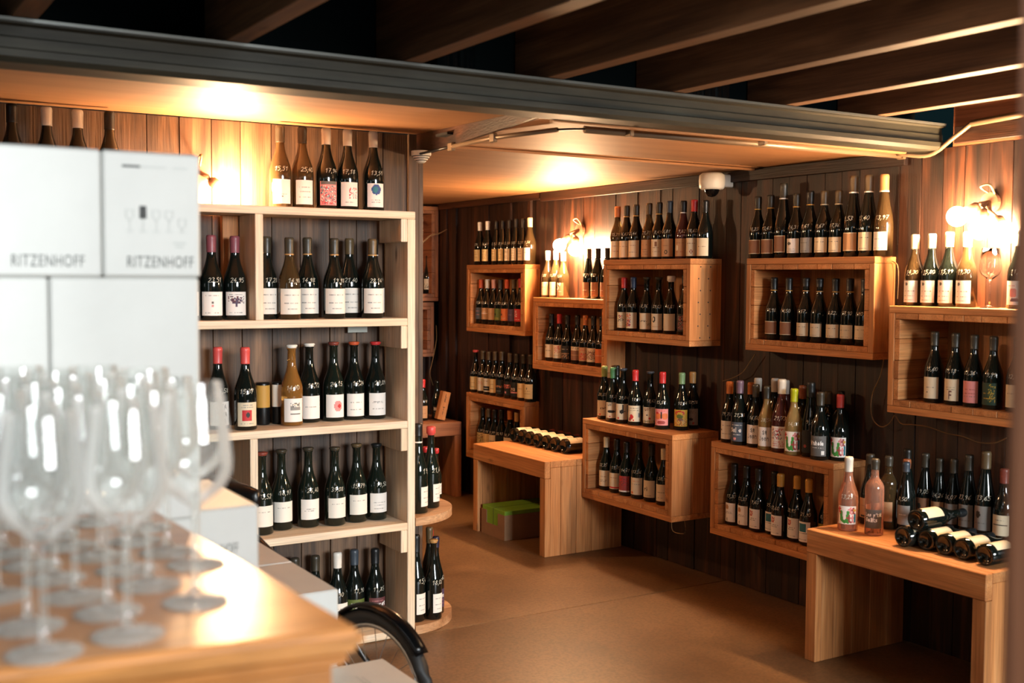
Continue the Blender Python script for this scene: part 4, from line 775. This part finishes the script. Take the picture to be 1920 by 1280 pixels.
# ------------------------------------------------------------------ bicycle standing behind the cartons
WX, WY, WR = 1.355, 2.97, .232
hd = Vector((.33, -.944, 0)).normalized(); hp = Vector((hd.y, -hd.x, 0))*-1
bk = thing('bicycle', 'small black bicycle parked behind the white cartons', 'bicycle', (WX, WY, 0))
def wheel(cx, par, nm='wheel'):
    wc = Vector((0, 0, WR+.002))+hd*cx
    circ = lambda R, n=40: [wc+hd*(R*math.cos(2*PI*i/n))+Vector((0, 0, R*math.sin(2*PI*i/n))) for i in range(n)]
    bm = bmesh.new(); tube(bm, circ(WR-.022), .021, 10, True); ty = mesh_obj('tyre', bm, RUB, par, None, True)
    bm = bmesh.new(); tube(bm, circ(WR-.05), .009, 8, True); mesh_obj('rim', bm, ALU, ty, None, True)
    bm = bmesh.new()
    for i in range(20):
        a = 2*PI*i/20; tube(bm, [wc+hp*(.02*(1 if i % 2 else -1)), wc+hd*((WR-.055)*math.cos(a))+Vector((0, 0, (WR-.055)*math.sin(a)))], .0012, 4)
    s = mesh_obj('spokes', bm, ALU, ty); s['kind'] = 'stuff'
    bm = bmesh.new(); tube(bm, [wc-hp*.045, wc+hp*.045], .014, 10); mesh_obj('hub', bm, ALU, ty)
    return wc
w0 = wheel(0, bk)
def fender(wc, a0, a1):
    bm = bmesh.new(); n = 22; prev = None
    for i in range(n+1):
        a = a0+(a1-a0)*i/n; ringv = []
        for k in range(7):
            q = -1+2*k/6; R = WR+.014-.012*q*q
            ringv.append(bm.verts.new(wc+hd*(R*math.cos(a))+Vector((0, 0, R*math.sin(a)))+hp*(.026*q)))
        if prev:
            for k in range(6): bm.faces.new((prev[k], prev[k+1], ringv[k+1], ringv[k]))
        prev = ringv
    bmesh.ops.solidify(bm, geom=bm.faces[:], thickness=.002)
    return mesh_obj('mudguard', bm, plain('mudguard_black', '#101214', .22), bk, None, True)
fender(w0, .62, 2.9)
A_ = ony(452, 980, 3.57)-Vector((WX, WY, 0)); B_ = ony(490, 1018, 3.45)-Vector((WX, WY, 0))
hc = B_+(B_-A_)*1.2
for k in (-1, 1):
    bm = bmesh.new(); tube(bm, [w0+hp*(.04*k), hc+hp*(.028*k)], .009, 8); mesh_obj('fork_blade', bm, BLK, bk, None, True)
bm = bmesh.new(); tube(bm, [A_-(B_-A_)*1.0, A_, B_, hc], .012, 10); mesh_obj('top_tube', bm, BLK, bk, None, True)
sp = ony(462, 926, 3.56)-Vector((WX, WY, 0))
bm = bmesh.new(); tube(bm, [A_-(B_-A_)*.8, sp-hd*.1+Vector((0, 0, -.02))], .013, 10); mesh_obj('seat_post', bm, BLK, bk, None, True)
bm = bmesh.new(); prev = None                               # saddle: narrow nose towards the wheel, wide tail
for wd_, l_, dz in ((.012, .06, -.012), (.02, .05, -.004), (.024, .0, .004), (.035, -.07, .008), (.062, -.13, .014), (.07, -.17, .018), (.05, -.2, .014)):
    c = sp+hd*l_+Vector((0, 0, dz)); ringv = [bm.verts.new(c+hp*(wd_*math.cos(t))+Vector((0, 0, .026*math.sin(t)*(1 if math.sin(t) > 0 else .9)))) for t in [2*PI*i/12 for i in range(12)]]
    if prev:
        for i in range(12): bm.faces.new((prev[i], prev[(i+1) % 12], ringv[(i+1) % 12], ringv[i]))
    else: bm.faces.new(ringv)
    prev = ringv
bm.faces.new(prev); bmesh.ops.recalc_face_normals(bm, faces=bm.faces[:]); mesh_obj('saddle', bm, BLK, bk, None, True)
rb = w0-hd*.62
bm = bmesh.new(); tube(bm, [A_-(B_-A_)*1.0, rb], .012, 10); mesh_obj('seat_stay', bm, BLK, bk, None, True)
wheel(-.62, bk)
# ------------------------------------------------------------------ green cartons
def green_box(x0, x1, y0, y1, hz, label, mirror=False):
    o = thing('wine_carton', label, 'box', ((x0+x1)/2, (y0+y1)/2, 0)); sx, sy = (x1-x0)/2, (y1-y0)/2
    box('inner_box', -sx+.004, sx-.004, -sy+.004, sy-.004, .004, hz, GREEN, o, .002)
    t = .0035
    bm = bmesh.new(); w3 = sy*.42                           # outer tray with a notch cut in the front
    add_box(bm, -sx, -sx+t, -sy, sy, .0, hz*.42); add_box(bm, -sx, -sx+t, -sy, -w3, hz*.42, hz*.86); add_box(bm, -sx, -sx+t, w3*1.3, sy, hz*.42, hz*.86)
    add_box(bm, -sx+t, sx, -sy, -sy+t, 0, hz*.86); add_box(bm, -sx+t, sx, sy-t, sy, 0, hz*.86)
    mesh_obj('tray', bm, KRAFT, o)
    bm = bmesh.new(); add_box(bm, -sx+.003, sx-.005, -.001, .001, hz, hz+.0008); add_box(bm, -sx+.0028, -sx+.0036, -.0015, .0015, hz*.42, hz); mesh_obj('lid_seam', bm, INKD, o)
    return o
green_box(3.145, 3.52, 5.215, 5.465, .158, 'green topped cardboard wine carton under the far bench')
green_box(3.05, 3.36, 6.55, 6.85, .17, 'green topped carton under the reddish back bench')
# two small dark tins at the back of the middle shelf
for px, lc, nm3 in ((493, 'Y', 'small dark tin with yellow label at back of middle board'), (520, 'W', 'small dark tin with white label at back of middle board')):
    p = ony(px, 790, 4.165); o = thing('wine_tin', nm3, 'tin', (p.x, 4.165, LV[2]+.0006))
    bm = bmesh.new(); r = .026 if lc == 'Y' else .02; lathe(bm, [(r*.95, 0), (r, .004), (r, .155), (r*.93, .16)], 20); mesh_obj('tin_body', bm, BLK, o, None, True)
    bm = bmesh.new(); lathe(bm, [(r+.0006, .066), (r+.0006, .15)], 20, False, False); mesh_obj('label_band', bm, plain('tin_label_'+lc, PAL[lc] if lc == 'W' else '#cf9a44', .6), o, None, True)
# ------------------------------------------------------------------ wooden sign, branch, twig
sg = thing('wooden_sign', 'small leaning wooden block with stamped letters on the reddish bench', 'sign', (3.44, 6.52, .489)); 
o = box('block', -.028, .028, -.022, .022, .006, .19, FIR['z'], sg); o.rotation_euler = (0, math.radians(14), 0); o.location = (.018, 0, .1)
for i, ch in enumerate('LE TI'):
    if ch != ' ':
        st, _w = text_strokes(ch); bm = bmesh.new(); ribbons(bm, st, .2, lambda x, z: (x*.02-.006, -.0227, z*.02+.055-i*.028)); q = mesh_obj('letter', bm, INKD, o)
br = []
bm = bmesh.new(); tube(bm, smooth_path([(3.20, 6.95, 1.845), (3.30, 6.93, 1.84), (3.40, 6.90, 1.80), (3.45, 6.88, 1.77)]), [.012]*18+[.008], 8)
tag(mesh_obj('dry_branch', bm, TWIG), 'thick dry branch in the upper cubby on the back wall', 'branch')
a = ony(792, 455, 6.87); b = ony(808, 441, 6.86); c = ony(822, 438, 6.85); d = ony(838, 430, 6.8)
bm = bmesh.new(); tube(bm, smooth_path([a, b, c, d]), [.006]*6+[.005]*6+[.004]*7, 6); tag(mesh_obj('bent_twig', bm, TWIG), 'thin bent twig sticking out of the upper back cubby', 'twig')
# ------------------------------------------------------------------ wall lamps
def lamp(name, label, base, bulbs, mat, light):
    o = thing('wall_lamp', label, 'lamp', base, 0, 'bare bulb wall lamps'); B = Vector(base)
    ax = Vector((-1, 0, 0)) if light == 'x' else Vector((0, -1, 0))
    bm = bmesh.new(); tube(bm, [Vector((0, 0, 0))-ax*.0, ax*.018], .036, 18); mesh_obj('wall_plate', bm, BRASS, o)
    for i, p in enumerate(bulbs):
        v = Vector(p)-B; dirn = (v-ax*.03).normalized(); s0 = v-dirn*.085; s1 = v-dirn*.033
        bm = bmesh.new(); tube(bm, [ax*.018, s0*.6+ax*.03, s0], .008, 8); mesh_obj('arm', bm, BRASS, o, None, True)
        bm = bmesh.new(); tube(bm, [s0, s0+(s1-s0)*.2, s1], [.012, .019, .02], 14); mesh_obj('socket', bm, BRASS, o, None, True)
        bm = bmesh.new(); bmesh.ops.create_uvsphere(bm, u_segments=20, v_segments=14, radius=.036)
        for vv in bm.verts: vv.co += v
        mesh_obj('bulb', bm, mat, o, None, True)
    bm = bmesh.new(); tube(bm, smooth_path([ax*.012+Vector((0, 0, .03)), ax*.04+Vector((.0, .02, .055)), ax*.035+Vector((0, -.015, .06)), ax*.01+Vector((0, -.02, .02))]), .004, 6); mesh_obj('cable_loop', bm, WIRE, o, None, True)
    return o
lamp('l1', 'bare globe bulb lamp on the board wall above the pine shelf', (1.215, 4.222, 1.80), [(1.298, 4.125, 1.722)], BULB, 'y')
lamp('l2', 'two-bulb wall lamp between the far cubbies', (3.622, 5.20, 1.685), [(3.535, 5.285, 1.60), (3.535, 5.135, 1.575)], BULB2, 'x')
lamp('l3', 'brightest wall lamp over the nearest cubby with bare bulbs', (3.622, 2.62, 1.70), [(3.535, 2.70, 1.65), (3.53, 2.60, 1.60), (3.545, 2.50, 1.585)], BULB2, 'x')
# ------------------------------------------------------------------ conduit, smoke alarm, camera, wires
cz = CZ-.0145
P = [onz(x, y, cz) for x, y in ((788, 288), (846, 275), (925, 258), (1045, 243))]
cp = thing('ceiling_conduit', 'thin dark pipe with clips running across the tan ceiling', 'pipe', (0, 0, 0))
bm = bmesh.new(); tube(bm, P[1:], .008, 8); mesh_obj('pipe', bm, PIPE, cp, None, True)
Q = [onz(x, y, cz) for x, y in ((1097, 242), (1180, 247), (1430, 264), (1690, 291))]
bm = bmesh.new(); tube(bm, [P[0], P[1]], .005, 8); mesh_obj('cable', bm, BLK, cp, None, True)
bm = bmesh.new(); tube(bm, smooth_path([P[3], (P[3]+Q[0])/2+Vector((0, -.01, 0)), Q[0]]), .004, 6); mesh_obj('cable', bm, BLK, cp, None, True)
bm = bmesh.new(); tube(bm, [Q[0], Q[3]], .0135, 10); mesh_obj('pipe', bm, PIPE, cp, None, True)
E1 = [Q[3], Vector((3.55, Q[3].y-.03, cz)), onx(1743, 290, 3.585), onx(1789, 257, 3.588), onx(1822, 231, 3.588), onx(1920, 213, 3.588)]
bm = bmesh.new(); tube(bm, smooth_path(E1[:5]), .009, 8); mesh_obj('flexible_hose', bm, PIPE, cp, None, True)
bm = bmesh.new(); tube(bm, [E1[4], E1[5], E1[5]+(E1[5]-E1[4])], .0125, 8); mesh_obj('pipe', bm, PIPE, cp, None, True)
for q in (P[1], P[2], Q[1], Q[2], Q[3]):
    box('clip', q.x-.008, q.x+.008, q.y-.0165, q.y+.0165, q.z-.0155, CZ-.0008, PIPE, cp, .002)
sa = thing('smoke_alarm', 'white slotted cone alarm on the ceiling near the shelf wall end', 'alarm', (2.045, 4.04, CZ-.068 if False else 1.868))
bm = bmesh.new(); lathe(bm, [(.012, 0), (.018, .004), (.020, .007), (.020, .0105), (.026, .0115), (.027, .015), (.027, .0185), (.032, .0195), (.033, .023), (.033, .0265), (.038, .0275), (.039, .031), (.039, .046)], 24); mesh_obj('slotted_cone', bm, WHT, sa, None, False)
bm = bmesh.new()
for z, r in ((.009, .0215), (.017, .0285), (.025, .0345)):
    lathe(bm, [(r, z-.0012), (r, z+.0012)], 24, True, True)
mesh_obj('slots', bm, INKD, sa)
cm = thing('security_camera', 'white dome camera on a bracket high on the right wall', 'camera', (3.519, 4.01, 1.828)); cm.scale = (1.3,)*3
bm = bmesh.new(); lathe(bm, [(.038, .0), (.044, .006), (.046, .03), (.044, .05), (.034, .058)], 28); mesh_obj('housing', bm, WHT, cm, None, True)
bm = bmesh.new(); lathe(bm, [(.004, -.026), (.014, -.023), (.023, -.013), (.027, -.0005)], 22, True, False); mesh_obj('dome', bm, plain('tinted_dome', '#0a0b0c', .08), cm, None, True)
box('bracket', .03, .083, -.022, .022, .01, .054, WHT, cm, .004)
def wire(pts, label, r=.0022):
    bm = bmesh.new(); tube(bm, smooth_path(pts), r, 5); return tag(mesh_obj('fairy_light_wire', bm, WIRE), label, 'wire', None)
xw = 3.60
wire([onx(1672, 489, 3.6), onx(1684, 502, 3.615), onx(1683, 560, 3.615)], 'short loose wire at the right end of the tall-bottle cubby')
wire([onx(a, b, xw) for a, b in ((1659, 655), (1652, 700), (1637, 735), (1633, 765), (1638, 788), (1653, 800), (1668, 793), (1677, 778))], 'looped light wire hanging left of the nearest cubby')
wire([onx(a, b, xw) for a, b in ((1680, 780), (1690, 794), (1712, 796), (1740, 800), (1775, 812), (1805, 818), (1835, 829), (1865, 830), (1887, 821))], 'light wire strung on dark boards below the nearest cubby')
wire([onx(a, b, xw) for a, b in ((1416, 664), (1405, 680), (1392, 698), (1372, 709), (1355, 714))], 'bent light wire below the tall-bottle cubby')
wire([ony(a, b, 6.86) for a, b in ((818, 610), (818, 640), (810, 680), (806, 700), (812, 722))], 'thin light wire hanging beside the empty back cubby')
wire([Vector((3.40, 4.12, .289)), Vector((3.40, 4.11, .24)), Vector((3.42, 4.06, .235)), Vector((3.46, 4.09, .24)), Vector((3.46, 4.1, .289))], 'thin wire loop under the deep cubby')
# crinkled plastic sheet tucked on the beam between joists
FILM = plain('plastic_film', '#0e1618', .2, 0, .3)
for i, (xa, xb, wh) in enumerate(((1.50, 1.62, 'between third and fourth joist from right'), (2.38, 2.58, 'beside the third joist from right'))):
    bm = bmesh.new(); n = 26; prev = None
    for k in range(n+1):
        x = xa+(xb-xa)*k/n; d = .006*(k % 2)+RND.uniform(0, .003)
        v = (bm.verts.new((x, 2.86+d, 2.001)), bm.verts.new((x+RND.uniform(-.002, .002), 2.865+d, 2.075+RND.uniform(-.008, .008))))
        if prev: bm.faces.new((prev[0], v[0], v[1], prev[1]))
        prev = v
    bmesh.ops.solidify(bm, geom=bm.faces[:], thickness=.0008)
    tag(mesh_obj('plastic_sheet', bm, FILM), 'crinkled plastic sheet on the beam '+wh, 'plastic sheet')
# near wooden post at the right edge
pp = onz(1897, 900, .9); d_ = ray(1897, 640)*.92
ps = box('wooden_post', -.07, .07, -.05, .05, 0, 2.001, RED['z'], None, .006); ps.rotation_euler.z = math.radians(-57)
c_, s_ = math.cos(ps.rotation_euler.z), math.sin(ps.rotation_euler.z); ps.location = (d_.x+.07*c_-.05*s_, d_.y+.07*s_+.05*c_, 1.0005)
tag(ps, 'blurred brown wooden post at the right edge of view', 'post')
